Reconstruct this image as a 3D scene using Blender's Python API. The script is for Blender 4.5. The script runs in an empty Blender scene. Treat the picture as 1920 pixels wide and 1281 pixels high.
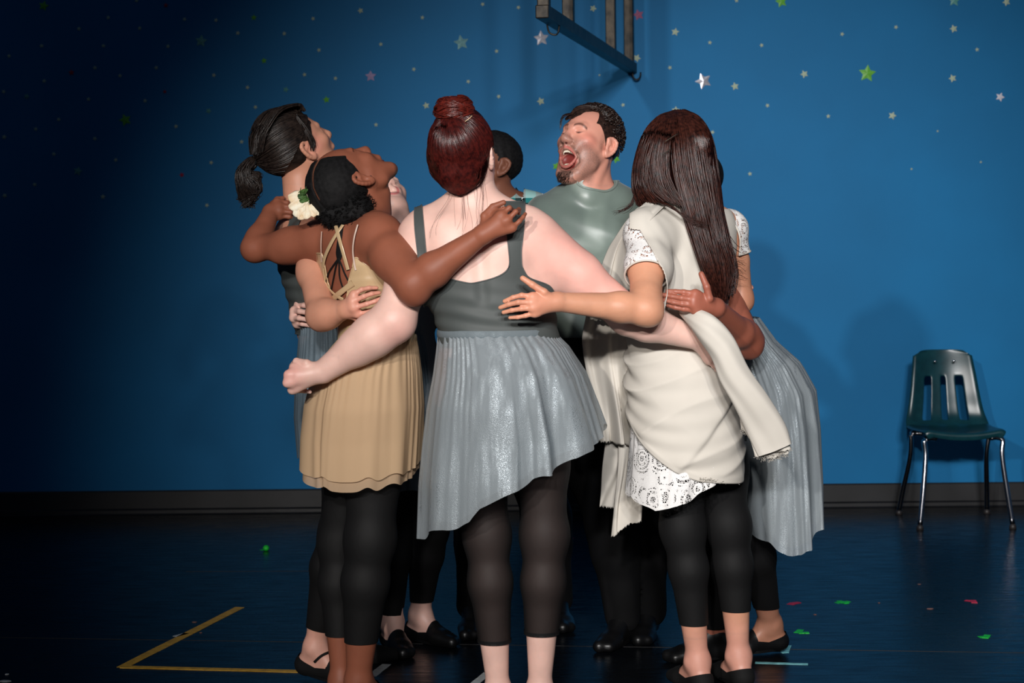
import bpy, math, random
import numpy as np
from mathutils import Vector, Matrix
from mathutils.bvhtree import BVHTree
SC = bpy.context.scene
COL = SC.collection
# ---------------------------------------------------------------- camera
F_PX, CX, HY, CAM_H, ROLL = 3370.0, 960.0, 442.0, 1.37, math.radians(0.57)
cam = bpy.data.cameras.new('camera'); cam_o = bpy.data.objects.new('camera', cam); COL.objects.link(cam_o)
cam.sensor_fit = 'HORIZONTAL'; cam.sensor_width = 36.0; cam.lens = F_PX/1920*36.0
cam.shift_x = 0.0; cam.shift_y = (HY-640.5)/1920.0
cam.clip_start = .1; cam.clip_end = 60
cr, sr = math.cos(ROLL), math.sin(ROLL)
cam_o.matrix_world = Matrix(((cr, sr, 0, 0), (0, 0, -1, 0), (-sr, cr, 0, CAM_H), (0, 0, 0, 1)))
cam.dof.use_dof = True; cam.dof.focus_distance = 5.3; cam.dof.aperture_fstop = 5.6
SC.camera = cam_o
# ---------------------------------------------------------------- view, world, stage lamps
SC.view_settings.view_transform = 'Standard'
SC.view_settings.look = 'None'
SC.view_settings.gamma = 1.0
SC.view_settings.use_curve_mapping = False
SC.view_settings.exposure = 0.0
wd = bpy.data.worlds.new('world'); SC.world = wd; wd.use_nodes = True
wd.node_tree.nodes['Background'].inputs[0].default_value = (.42, .62, 1.0, 1)
wd.node_tree.nodes['Background'].inputs[1].default_value = 0.042
def spot(name, loc, tgt, power, angle, blend, size, col):
    l = bpy.data.lights.new(name, 'SPOT'); o = bpy.data.objects.new(name, l); COL.objects.link(o)
    l.energy = power; l.spot_size = math.radians(angle); l.spot_blend = blend; l.shadow_soft_size = size; l.color = col
    o.location = loc
    o.rotation_euler = (Vector(tgt)-Vector(loc)).to_track_quat('-Z', 'Y').to_euler()
    return o
spot('stage_spot', (-2.3, -2.0, 3.15), (1.15, 8.0, 0.42), 1030, 38, 1.0, .09, (1, .94, .88))
spot('stage_spot', (-0.6, -2.2, 3.3), (1.05, 8.0, 0.42), 930, 37, 1.0, .12, (1, .96, .93))
spot('stage_spot', (1.0, -2.0, 3.25), (1.45, 8.0, 0.45), 590, 38, 1.0, .12, (1, .95, .9))
spot('stage_spot', (0.3, -3.4, 3.7), (1.2, 8.0, 0.85), 1700, 26, 1.0, .35, (.97, .98, 1))
# ---------------------------------------------------------------- measuring helpers
def P(px, py, Y):
    a = (px-CX)/F_PX*Y; b = -(py-HY)/F_PX*Y
    return np.array((a*cr+b*sr, Y, CAM_H-a*sr+b*cr))
def PF(px, py, z=0.0):
    d = P(px, py, 1.0); d[2] -= CAM_H
    t = (z-CAM_H)/d[2]
    return np.array((d[0]*t, t, z))
def PX(V):
    a, z = V[:, 0], V[:, 2]-CAM_H
    A = a*cr-z*sr; B = a*sr+z*cr
    return CX+A/V[:, 1]*F_PX, HY-B/V[:, 1]*F_PX
def PW(px, py, yaw_wall=None): return P(px, py, WALL_Y)
WALL_Y = 8.96
def nrm(v): v = np.asarray(v, float); return v/np.linalg.norm(v)
def lin(r, g, b):
    f = lambda c: (c/12.92 if c <= .04045 else ((c+.055)/1.055)**2.4)
    return (f(r/255), f(g/255), f(b/255), 1.0)
def ci(x, xs, ys, m=200):
    """smoothed interpolation"""
    xs = np.asarray(xs, float); g = np.linspace(xs[0], xs[-1], m); y = np.interp(g, xs, ys); w = max(3, m//(len(xs)*2)|1); kk = np.hanning(w+2)[1:-1]; kk /= kk.sum()
    y = np.convolve(np.pad(y, w//2, 'reflect', reflect_type='odd'), kk, 'valid'); return np.interp(x, g, y)
def frame(Fw, Ra):
    f = nrm(Fw); r = np.asarray(Ra, float); r = nrm(r-f*r.dot(f)); u = np.cross(r, f)
    return np.array((r, f, u)).T          # columns: right, forward, up
rng = np.random.RandomState(7)
def wob(V, scale, seed=0, n=7):
    r = np.random.RandomState(seed); out = np.zeros(len(V))
    W = V+0.25/scale*np.sin(V[:, [1, 2, 0]]*scale*.7+seed)
    for i in range(n):
        d = r.normal(size=3); d /= np.linalg.norm(d)
        s = scale*(1+.35*i); out += np.sin(W@d*s+r.rand()*6.28)/(1+.35*i)
    return out/3.0
# ---------------------------------------------------------------- object helpers
def node_mat(name, color=(.5, .5, .5, 1), rough=.5, **kw):
    m = bpy.data.materials.new(name); m.use_nodes = True
    b = m.node_tree.nodes['Principled BSDF']
    b.inputs['Base Color'].default_value = color; b.inputs['Roughness'].default_value = rough
    for k, v in kw.items(): b.inputs[k.replace('_', ' ')].default_value = v
    return m, m.node_tree, b
def N(nt, typ, **kw):
    n = nt.nodes.new(typ)
    for k, v in kw.items(): setattr(n, k, v)
    return n
def mix_noise(m, nt, b, c1, c2, scale=20, detail=4, bump=0.0, bscale=None, coord='Object', stretch=None, rmin=.35, rmax=.65, dist=.002):
    tc = N(nt, 'ShaderNodeTexCoord'); no = N(nt, 'ShaderNodeTexNoise'); no.inputs['Scale'].default_value = scale; no.inputs['Detail'].default_value = detail
    src = tc.outputs[coord]
    if stretch:
        mp = N(nt, 'ShaderNodeMapping'); mp.inputs['Scale'].default_value = stretch; nt.links.new(src, mp.inputs[0]); src = mp.outputs[0]
    nt.links.new(src, no.inputs['Vector'])
    rp = N(nt, 'ShaderNodeValToRGB'); rp.color_ramp.elements[0].position = rmin; rp.color_ramp.elements[1].position = rmax
    rp.color_ramp.elements[0].color = c1; rp.color_ramp.elements[1].color = c2
    nt.links.new(no.outputs['Fac'], rp.inputs[0]); nt.links.new(rp.outputs[0], b.inputs['Base Color'])
    if bump:
        n2 = N(nt, 'ShaderNodeTexNoise'); n2.inputs['Scale'].default_value = bscale or scale*4; n2.inputs['Detail'].default_value = 5; nt.links.new(src, n2.inputs['Vector'])
        bp = N(nt, 'ShaderNodeBump'); bp.inputs['Strength'].default_value = bump; bp.inputs['Distance'].default_value = dist
        nt.links.new(n2.outputs['Fac'], bp.inputs['Height']); nt.links.new(bp.outputs[0], b.inputs['Normal'])
    return rp
def mesh_np(name, V, Fc, smooth=True, uv=None):
    V = np.asarray(V, np.float32); Fc = np.asarray(Fc, np.int32)
    me = bpy.data.meshes.new(name); me.vertices.add(len(V)); me.vertices.foreach_set('co', V.ravel())
    k = Fc.shape[1]; me.loops.add(Fc.size); me.loops.foreach_set('vertex_index', Fc.ravel())
    me.polygons.add(len(Fc)); me.polygons.foreach_set('loop_start', np.arange(len(Fc), dtype=np.int32)*k)
    me.polygons.foreach_set('loop_total', np.full(len(Fc), k, np.int32))
    if smooth: me.polygons.foreach_set('use_smooth', np.ones(len(Fc), bool))
    me.update(calc_edges=True)
    if uv is not None:
        l = me.uv_layers.new(name='UVMap'); l.data.foreach_set('uv', np.asarray(uv, np.float32)[Fc.ravel()].ravel())
    return me
def add(name, me, mat=None, parent=None, cols=None, solid=0, label=None, cat=None, group=None, kind=None, loc=None):
    o = bpy.data.objects.new(name, me); COL.objects.link(o)
    if mat is not None:
        for m in (mat if isinstance(mat, (list, tuple)) else [mat]): me.materials.append(m)
    if cols is not None:
        a = me.color_attributes.new('Col', 'FLOAT_COLOR', 'POINT'); c = np.ones((len(me.vertices), 4), np.float32); c[:, :3] = cols; a.data.foreach_set('color', c.ravel())
    if parent is not None:
        o.parent = parent
        if parent.type == 'EMPTY' or parent.get('org') is not None:
            pass
    if solid:
        s = o.modifiers.new('thick', 'SOLIDIFY'); s.thickness = solid; s.offset = -1 if solid > 0 else 1
    tagp(o, label, cat, group, kind)
    if loc is not None: o.location = loc
    return o
def tagp(o, label=None, cat=None, group=None, kind=None):
    if label: o['label'] = label
    if cat: o['category'] = cat
    if group: o['group'] = group
    if kind: o['kind'] = kind
    return o
def empty(name, loc, label, cat, group=None):
    o = bpy.data.objects.new(name, None); COL.objects.link(o); o.location = loc; o.empty_display_size = .1
    return tagp(o, label, cat, group)
def join(parts):
    Vs, Fs, n = [], [], 0
    for V, Fc in parts:
        V = np.asarray(V, float); Fc = np.asarray(Fc)
        if Fc.shape[1] == 3: Fc = np.c_[Fc, Fc[:, 2]]
        Vs.append(V); Fs.append(Fc+n); n += len(V)
    return np.vstack(Vs), np.vstack(Fs)
def box(c, s, R=None):
    q = np.array([(x, y, z) for x in (-.5, .5) for y in (-.5, .5) for z in (-.5, .5)])*s
    if R is not None: q = q@np.asarray(R).T
    return q+np.asarray(c), np.array([(0, 1, 3, 2), (4, 6, 7, 5), (0, 4, 5, 1), (2, 3, 7, 6), (0, 2, 6, 4), (1, 5, 7, 3)])
def mesh_any(name, V, Fc, smooth=False):
    """quads that may be degenerate -> proper mesh"""
    me = bpy.data.meshes.new(name)
    me.from_pydata([tuple(map(float, v)) for v in V], [], [tuple(dict.fromkeys(int(i) for i in f)) for f in Fc])
    if smooth: me.polygons.foreach_set('use_smooth', [True]*len(me.polygons))
    me.update(); return me
def catmull(pts, n):
    pts = np.asarray(pts, float); p = np.vstack((2*pts[0]-pts[1], pts, 2*pts[-1]-pts[-2])); m = len(pts)-1
    t = np.linspace(0, m-1e-6, n); i = t.astype(int); f = (t-i)[:, None]
    a, b, c, d = p[i], p[i+1], p[i+2], p[i+3]
    return .5*(2*b+(c-a)*f+(2*a-5*b+4*c-d)*f**2+(3*b-a-3*c+d)*f**3)
def tubes(paths, radii, sides=4, flat=1.0):
    """many tubes at once; paths (S,n,3), radii (S,n) -> V, quads"""
    paths = np.asarray(paths, float); S, n, _ = paths.shape; radii = np.broadcast_to(radii, (S, n))
    T = np.gradient(paths, axis=1); T /= np.linalg.norm(T, axis=2, keepdims=True)+1e-9
    ref = np.where(np.abs(T[..., 2:3]) > .9, np.array((1., 0, 0)), np.array((0., 0, 1)))
    A = np.cross(T, ref); A /= np.linalg.norm(A, axis=2, keepdims=True)+1e-9; B = np.cross(T, A)
    th = np.arange(sides)/sides*2*np.pi
    V = paths[:, :, None]+radii[:, :, None, None]*(A[:, :, None]*np.cos(th)[:, None]+B[:, :, None]*np.sin(th)[:, None]*flat)
    idx = np.arange(S*n*sides).reshape(S, n, sides); a = idx[:, :-1]; b = idx[:, 1:]
    Q = np.stack((a, np.roll(a, -1, 2), np.roll(b, -1, 2), b), -1).reshape(-1, 4)
    return V.reshape(-1, 3), Q
def tube1(pts, r, sides=8, n=None, caps=True):
    p = catmull(pts, n) if n else np.asarray(pts, float)
    r = np.interp(np.linspace(0, 1, len(p)), np.linspace(0, 1, len(np.atleast_1d(r))), np.atleast_1d(r)) if np.ndim(r) else np.full(len(p), r)
    if caps:
        d0 = nrm(p[0]-p[1])*r[0]*.3; d1 = nrm(p[-1]-p[-2])*r[-1]*.3
        p = np.vstack((p[0]+d0, p, p[-1]+d1)); r = np.r_[1e-5, r, 1e-5]
    return tubes(p[None], r[None], sides)
def grid_q(nu, nv, closed=False):
    i = np.arange(nu*nv).reshape(nu, nv)
    if closed: a, b = i, np.roll(i, -1, 0)
    else: a, b = i[:-1], i[1:]
    return np.stack((a[:, :-1], b[:, :-1], b[:, 1:], a[:, 1:]), -1).reshape(-1, 4)
# ---------------------------------------------------------------- distance fields -> surfaces
def smin(a, b, k):
    if k <= 0: return np.minimum(a, b)
    h = np.clip(.5+.5*(b-a)/k, 0, 1); return b+(a-b)*h-k*h*(1-h)
def smax(a, b, k): return -smin(-a, -b, k)
def f_cap(a, b, ra, rb, fn=None, fl=1.0):
    a = np.asarray(a, np.float32); b = np.asarray(b, np.float32); ba = b-a; L = max(float(ba@ba), 1e-9)
    def f(p):
        q = p-a; t = np.clip(q@ba/L, 0, 1); q = q-t[:, None]*ba
        if fn is not None: q = q+(q@fn)[:, None]*fn*(1/fl-1)
        return np.sqrt((q*q).sum(1))-(ra+(rb-ra)*t)
    return f
def f_ell(c, rad, R=None):
    c = np.asarray(c, np.float32); rad = np.asarray(rad, np.float32); R = np.eye(3) if R is None else R
    R = R.astype(np.float32)
    def f(p):
        q = (p-c)@R; k0 = np.sqrt(((q/rad)**2).sum(1)); k1 = np.sqrt(((q/rad**2)**2).sum(1))+1e-6
        return k0*(k0-1)/k1
    return f
def f_torso(secs, yaw, k=2.3):
    """secs rows: centre(3), half width, half depth ; ordered upward in z"""
    s = np.array([(c[2], c[0], c[1], w, d) for c, w, d in secs]); s = s[np.argsort(s[:, 0])]
    zz = np.linspace(s[0, 0], s[-1, 0], 60)
    def sm(c):
        y = np.interp(zz, s[:, 0], s[:, c]); kk = np.array((1, 2, 3, 2, 1))/9.; return np.convolve(np.pad(y, 2, 'edge'), kk, 'valid')
    tab = [sm(c) for c in (1, 2, 3, 4)]; ca, sa = math.cos(yaw), math.sin(yaw)
    z0, z1 = s[0, 0], s[-1, 0]
    def f(p):
        z = p[:, 2]; cx, cy, w, d = (np.interp(z, zz, t) for t in tab)
        x = p[:, 0]-cx; y = p[:, 1]-cy; u = np.abs(x*ca+y*sa); v = np.abs(-x*sa+y*ca)
        r = ((u/w)**k+(v/d)**k)**(1/k); e = (r-1)*np.minimum(w, d)
        ez = np.maximum(z0-z, z-z1); return smax(e, ez, .04)
    return f
class Field:
    def __init__(s): s.ops = []
    def add(s, f, k=.012, tag='', sub=False, bd=None): s.ops.append((f, k, tag, sub, bd)); return f
    def cap(s, a, b, ra, rb, k=.012, tag='', sub=False, fn=None, fl=1.): return s.add(f_cap(a, b, ra, rb, fn, fl), k, tag, sub, ((np.asarray(a)+np.asarray(b))/2, np.linalg.norm(np.asarray(a)-np.asarray(b))/2+max(ra, rb)))
    def ell(s, c, rad, k=.012, tag='', R=None, sub=False): return s.add(f_ell(c, rad, R), k, tag, sub, (np.asarray(c, float), float(np.max(rad))))
    def __call__(s, p, tags=None):
        limbs = {}; mn, mx = p.min(0), p.max(0); pc = (mn+mx)/2; pr = float(np.linalg.norm(mx-mn))/2
        for f, k, tag, sub, bd in s.ops:
            if tags is not None and tag not in tags: continue
            g = {'arm_r': 'r', 'hand_r': 'r', 'arm_l': 'l', 'hand_l': 'l', 'leg_a': 'a', 'foot_a': 'a', 'leg_b': 'b', 'foot_b': 'b'}.get(tag, '')
            F = limbs.get(g)
            if F is None: F = np.full(len(p), .5, np.float32)
            if bd is not None and np.linalg.norm(bd[0]-pc)-bd[1]-pr > .07: limbs[g] = F; continue
            d = f(p); limbs[g] = smax(F, -d, k) if sub else smin(F, d, k)
        core = limbs.pop('', None); out = core
        for g, F in limbs.items():
            F = F if core is None else smin(core, F, .035)
            out = F if out is None else smin(out, F, .003)
        return out
def surf(field, lo, hi, h, iso=0.0, B=4):
    lo = np.asarray(lo, float); hi = np.asarray(hi, float)
    n = np.ceil((hi-lo)/(h*B)).astype(int)+1
    cc = [lo[i]+(np.arange(n[i])+.5)*h*B-.5*h for i in range(3)]
    G = np.stack(np.meshgrid(*cc, indexing='ij'), -1).reshape(-1, 3).astype(np.float32)
    Fc = (field(G)-iso).reshape(n); act = np.abs(Fc) < B*h*.87*1.6+.004
    D = np.repeat(np.repeat(np.repeat(Fc, B, 0), B, 1), B, 2).astype(np.float32)
    A = np.argwhere(act); A = A[np.lexsort(((A[:, 2]//4), (A[:, 1]//4), (A[:, 0]//4)))]
    off = np.stack(np.meshgrid(*[np.arange(B)]*3, indexing='ij'), -1).reshape(-1, 3)
    I = (A[:, None]*B+off[None]).reshape(-1, 3)
    pts = (lo+I*h).astype(np.float32); vals = np.concatenate([field(pts[i:i+8192])-iso for i in range(0, len(pts), 8192)])
    D[I[:, 0], I[:, 1], I[:, 2]] = vals
    S = D < 0
    cnt = sum(S[x:S.shape[0]-1+x, y:S.shape[1]-1+y, z:S.shape[2]-1+z].astype(np.int8) for x in (0, 1) for y in (0, 1) for z in (0, 1))
    C = np.argwhere((cnt > 0) & (cnt < 8)); idm = np.full(cnt.shape, -1, np.int32); idm[C[:, 0], C[:, 1], C[:, 2]] = np.arange(len(C))
    co = [(x, y, z) for x in (0, 1) for y in (0, 1) for z in (0, 1)]
    vv = {c: D[C[:, 0]+c[0], C[:, 1]+c[1], C[:, 2]+c[2]] for c in co}
    acc = np.zeros((len(C), 3)); num = np.zeros(len(C))
    for c in co:
        for ax in range(3):
            if c[ax]: continue
            d = list(c); d[ax] = 1; d = tuple(d); a, b = vv[c], vv[d]; m = (a < 0) != (b < 0)
            t = np.where(m, a/np.where(m, a-b, 1), 0); q = np.tile(np.array(c, float), (len(C), 1)); q[:, ax] = t
            acc[m] += q[m]; num[m] += 1
    V = lo+(C+acc/num[:, None])*h
    Q = []
    for ax in range(3):
        u, v = (ax+1) % 3, (ax+2) % 3
        sl0 = [slice(1, -1)]*3; sl0[ax] = slice(0, -1); sl1 = [slice(1, -1)]*3; sl1[ax] = slice(1, None)
        a = S[tuple(sl0)]; b = S[tuple(sl1)]
        for flip, m in ((0, a & ~b), (1, ~a & b)):
            E = np.argwhere(m)
            if not len(E): continue
            E[:, u] += 1; E[:, v] += 1
            def cid(du, dv):
                e = E.copy(); e[:, u] -= du; e[:, v] -= dv; return idm[e[:, 0], e[:, 1], e[:, 2]]
            q = np.stack((cid(1, 1), cid(0, 1), cid(0, 0), cid(1, 0)), 1)
            Q.append(q[:, ::-1] if flip else q)
    Q = np.vstack(Q); Q = Q[(Q >= 0).all(1)]
    return V, Q
def compact(V, Fc):
    u, inv = np.unique(Fc, return_inverse=True); return V[u], inv.reshape(Fc.shape), u
def tri(Q): return np.vstack((Q[:, [0, 1, 2]], Q[:, [0, 2, 3]]))
def clip(V, T, f):
    """keep the part of a triangle mesh where f > 0, cut cleanly"""
    ins = f > 0; s = ins[T].sum(1); out = [T[s == 3]]; V = list(V); nv = len(V); new = []; cache = {}; tris = []
    def cut(a, b):
        k = (a, b) if a < b else (b, a)
        if k not in cache:
            t = f[k[0]]/(f[k[0]]-f[k[1]]); cache[k] = nv+len(new); new.append(V[k[0]]+(V[k[1]]-V[k[0]])*t)
        return cache[k]
    for a, b, c in T[(s > 0) & (s < 3)]:
        for _ in range(3):
            if (ins[a] and not ins[b] and not ins[c]): tris.append((a, cut(a, b), cut(c, a))); break
            if (ins[a] and ins[b] and not ins[c]): x, y = cut(b, c), cut(c, a); tris += [(a, b, x), (a, x, y)]; break
            a, b, c = b, c, a
    V = np.vstack((np.array(V), np.array(new))) if new else np.array(V)
    if tris: out.append(np.array(tris))
    T = np.vstack(out); return V, T
def shell(field, lo, hi, h, iso, fs, disp=None):
    """surface offset by iso, clipped by each f(V) in fs, displaced along its normal by disp(V)"""
    V, Q = surf(field, lo, hi, h, iso); T = tri(Q)
    for f in fs:
        V, T = clip(V, T, f(V)); V, T, _ = compact(V, T)
    if disp is not None:
        V = V+normals(V, T)*disp(V)[:, None]
    return V, T
def normals(V, T):
    n = np.cross(V[T[:, 1]]-V[T[:, 0]], V[T[:, 2]]-V[T[:, 0]]); N_ = np.zeros_like(V)
    for i in range(3): np.add.at(N_, T[:, i], n)
    return N_/(np.linalg.norm(N_, axis=1, keepdims=True)+1e-12)
# ---------------------------------------------------------------- people
def head(b, O, R, s=1.0, opn=0.0, male=False, nose=1.0):
    """a head at origin O with columns of R = right, forward, up"""
    O = np.asarray(O, float); L = lambda x, y, z: O+R@(np.array((x, y, z))*s)
    cp = lambda a, c, r0, r1, k=.01, **kw: b.cap(L(*a), L(*c), r0*s, r1*s, k*s, 'head', **kw)
    el = lambda c, r, k=.015, Rl=None, **kw: b.ell(L(*c), np.array(r)*s, k*s, 'head', R if Rl is None else R@Rl, **kw)
    jz, jy = -.9*opn, -.45*opn
    el((0, -.014, .036), (.075, .096, .084)); el((0, .03, .0), (.064, .066, .08), .03)
    el((0, .04, -.045), (.052, .05, .055), .03)
    w = .054 if male else .049
    for x in (-1, 1):
        cp((x*w, .0, -.045), (x*w*.93, .022+jy*.2, -.07+jz*.3), .018, .015, .02)
        cp((x*w*.93, .022+jy*.2, -.07+jz*.3), (x*.019, .074+jy, -.097+jz), .015, .014, .02)
        cp((x*.05, .03, -.03), (x*.036, .07+jy, -.088+jz*.8), .018, .013, .025)
        cp((x*.036, .082, .022), (x*.01, .0905, .017), .0075, .008, .014)
        el((x*.044, .062, -.022), (.022, .02, .018), .02)
        el((x*.0125, .1, -.036), (.0085, .011, .008), .006)
        el((x*.031, .1, .0), (.018, .0125, .0115), .012, sub=True)
        el((x*.031, .0745, -.001), (.016, .0155, .0135), .006)
        cp((x*.020, .0885, -.0035), (x*.042, .0845, -.0025), .0012, .0012, .002, sub=True)
        el((x*.0065, .106, -.046), (.0042, .008, .005), .003, sub=True)
        # ear
        c0 = (x*.076, -.006, -.012)
        rim = [(-.001, .016), (.008, .026), (-.006, .034), (-.02, .026), (-.021, .006), (-.014, -.014), (-.002, -.026), (.006, -.018)]
        ex = .012 if male else .009
        rim = catmull(np.array(rim), 15)
        for (a0, a1), (b0, b1) in zip(rim[:-1], rim[1:]):
            cp((x*(.0785+ex*np.clip(-a0/.02, 0, 1)), c0[1]+a0, c0[2]+a1), (x*(.0785+ex*np.clip(-b0/.02, 0, 1)), c0[1]+b0, c0[2]+b1), .0042, .0042, .003)
        el((x*.079, c0[1]-.006, c0[2]+.006), (.004, .015, .024), .006)
        el((x*.0785, c0[1]-.001, c0[2]-.02), (.0055, .009, .011), .005)
        el((x*.086, c0[1]-.004, c0[2]+.0), (.0065, .007, .011), .004, sub=True)
        el((x*.0885, c0[1]-.006, c0[2]+.019), (.0055, .006, .008), .004, sub=True)
        cp((x*.03, .078, -.03), (x*.03, .088+jy*.3, -.06), .009, .008, .014)
    cp((0, .091, .012), (0, .113*nose, -.03), .0068, .0105, .012); el((0, .11*nose, -.034), (.0115*(1.15 if male else 1), .0115, .0105), .006)
    el((0, .076+jy, -.099+jz), (.022, .019, .016), .018)
    cp((0, .098, -.045), (0, .0965, -.056), .006, .006, .008)
    if male:
        for x in (-1, 1):
            cp((x*.017, .0985, -.036), (x*.034, .083, -.058), .002, .0025, .006, sub=True); cp((x*.034, .083, -.058), (x*.040, .068+jy*.5, -.085+jz*.4), .0025, .002, .006, sub=True)
            cp((x*.006, .094, .028), (x*.008, .097, .014), .001, .001, .004, sub=True)
    # lips: corners stay, upper lip holds, lower lip drops with the jaw
    uz, lz, ly = -.058, -.0735+jz*.92, .0925+jy*.9
    if opn > .01:
        el((0, .083+jy*.4, (uz+lz)/2-.001), (.0265+.1*opn, .035, (uz-lz)/2-.0015), .004, sub=True)
    cz = (uz+lz)/2-.002 if opn < .01 else uz*.6+lz*.4
    n = 11; lw = .0265+.15*opn
    for sgn, z_, y_, r_ in ((1, uz, .0955, .0040 if opn < .04 else .0031), (-1, lz, ly, .0046 if opn < .04 else .0038)):
        pts = []
        for i in range(n):
            t = -1+2*i/(n-1); a = 1-t*t
            pts.append((t*lw, (.079+jy*.3)+(y_-(.079+jy*.3))*a**.7, cz+(z_-cz)*a**.72))
        for i in range(n-1):
            r0 = r_*(.55+.45*(1-abs(-1+2*i/(n-1)))); r1 = r_*(.55+.45*(1-abs(-1+2*(i+1)/(n-1))))
            cp(pts[i], pts[i+1], r0, r1, .004)
    return dict(O=O, R=R, s=s, opn=opn, jz=jz, jy=jy, uz=uz, lz=lz, ly=ly, cz=cz, lw=lw)
def to_head(V, h): return (V-h['O'])@h['R']/h['s']
def arm(b, s, e, w, rs, re, rw, side, bulge=1.0):
    s, e, w = map(np.asarray, (s, e, w))
    b.ell(s, (rs*1.08,)*3, .03, side); b.cap(s, e, rs, re*1.0, .03, side)
    b.ell(s*.55+e*.45, (rs*.98,)*3, .03, side)
    b.ell(e, (re*1.0,)*3, .02, side)
    m = e*.72+w*.28; b.cap(e, m, re*.98, re*1.04*bulge, .02, side); b.cap(m, w, re*1.02*bulge, rw, .02, side)
def hand(b, w, kn, fingers, thumb, rw, tag, fr=.0078, pal=.0115, fl=None):
    """w wrist; kn four knuckles; fingers: four lists of joints after the knuckle; thumb: list of joints"""
    w = np.asarray(w, float); kn = [np.asarray(k, float) for k in kn]
    for k in kn: b.cap(w, k, rw*.8, pal, .012, tag)
    for a, c in zip(kn[:-1], kn[1:]): b.cap(a*.9+w*.1, c*.9+w*.1, pal*.95, pal*.95, .008, tag)
    mid = sum(kn)/4; b.cap(w*.6+mid*.4, mid*.75+w*.25, pal*1.25, pal*1.2, .012, tag)
    for i, (k, js) in enumerate(zip(kn, fingers)):
        r = fr*(1.0, 1.02, .97, .86)[i]; p = k; b.ell(k, (r*1.18,)*3, .006, tag)
        for j, q in enumerate(js):
            b.cap(p, q, r*(1-.09*j), r*(1-.09*(j+1)), .0035 if j else .005, tag); p = np.asarray(q, float)
    if thumb:
        p = w*.75+kn[0]*.25
        for j, q in enumerate(thumb):
            r = fr*1.15; b.cap(p, q, (rw*.62, r*1.15, r*1.0, r)[j], (r*1.15, r*1.0, r*.85, r*.8)[j], .008 if j == 0 else .004, tag); p = np.asarray(q, float)
def auto_hand(b, w, d, nrm_, tag, curl=.5, size=1.0, rw=.026, thumb_side=1):
    """relaxed hand: d = direction of the fingers, nrm_ = out of the back of the hand"""
    d = nrm(d); n = np.asarray(nrm_, float); n = nrm(n-d*n.dot(d)); s = np.cross(d, n)*thumb_side
    kn = [w+(d*.082+s*x-n*.004*abs(i-1.2))*size for i, x in enumerate((.03, .01, -.010, -.029))]
    fs = []
    for i, (k, l) in enumerate(zip(kn, (.072, .08, .074, .058))):
        js = []; p = k; a = curl*.35
        for j, sl in enumerate((.45, .32, .23)):
            dd = d*math.cos(a)-n*math.sin(a)+s*(.08, .02, -.03, -.1)[i]; p = p+nrm(dd)*l*sl*size; js.append(p); a += curl*.6
        fs.append(js)
    th = [w+(d*.035+s*.034-n*.01)*size, w+(d*.06+s*.05-n*.018)*size, w+(d*.088+s*.055-n*.024)*size]
    hand(b, w, kn, fs, th, rw, tag)
def leg(b, hip, knee, ank, rt, rk, rc, ra, side, back=(0, -1, 0)):
    hip, knee, ank = map(np.asarray, (hip, knee, ank)); bk = nrm(back)
    b.cap(hip, knee, rt, rk, .04, side); b.ell(hip*.65+knee*.35, (rt*.86,)*3, .05, side)
    b.ell(knee, (rk*1.0,)*3, .02, side)
    c = knee*.70+ank*.30+bk*.010
    b.cap(knee, c, rk*.97, rc*.97, .04, side); b.cap(c, ank, rc, ra, .03, side)
def foot(b, ank, d, side, pitch=0.0, L=.24):
    ank = np.asarray(ank, float); d = nrm((d[0], d[1], 0)); gz = ank[2]-.085
    up = np.array((0, 0, 1.)); dd = d*math.cos(pitch)-up*math.sin(pitch); uu = up*math.cos(pitch)+d*math.sin(pitch)
    Q = lambda a, h: ank+dd*a+uu*(h-.085)
    s = np.cross(d, up); sc = L/.24
    b.cap(ank, Q(-.03*sc, .032), .032, .026, .02, side)
    b.cap(ank, Q(.06*sc, .04), .032, .026, .03, side)
    b.cap(Q(-.03*sc, .026), Q(.10*sc, .022), .026, .024, .02, side)
    b.cap(Q(.09*sc, .022)+s*.018, Q(.155*sc, .016)+s*.012, .02, .016, .02, side)
    b.cap(Q(.09*sc, .02)-s*.018, Q(.14*sc, .014)-s*.018, .019, .014, .02, side)
    b.ell(ank+s*.028, (.012, .012, .014), .012, side); b.ell(ank-s*.028, (.012, .012, .014), .012, side)
    return dict(ank=ank, d=dd, u=uu, gz=gz, side=side)
def fine_body(b, boxes, lo, hi, h):
    """body surface: coarse everywhere, finer inside each box (lo, hi, h), joined in one mesh"""
    V, Q = surf(b, lo, hi, h); c = V[Q].mean(1); keep = np.ones(len(Q), bool)
    for l, u, hh in boxes: keep &= ~((c > l+h*.6) & (c < u-h*.6)).all(1)
    parts = [(V, Q[keep])]
    for l, u, hh in boxes:
        V2, Q2 = surf(b, l, u, hh); c = V2[Q2].mean(1); m = ((c > l) & (c < u)).all(1)
        for l3, u3, h3 in boxes:
            if h3 < hh: m &= ~((c > l3+hh*.6) & (c < u3-hh*.6)).all(1)
        parts.append((V2, Q2[m]))
    V, Q = join(parts); V, Q, _ = compact(V, Q); return V, Q
def around(pts, m):
    pts = np.asarray(pts); m = np.asarray(m); return pts.min(0)-m, pts.max(0)+m
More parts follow.
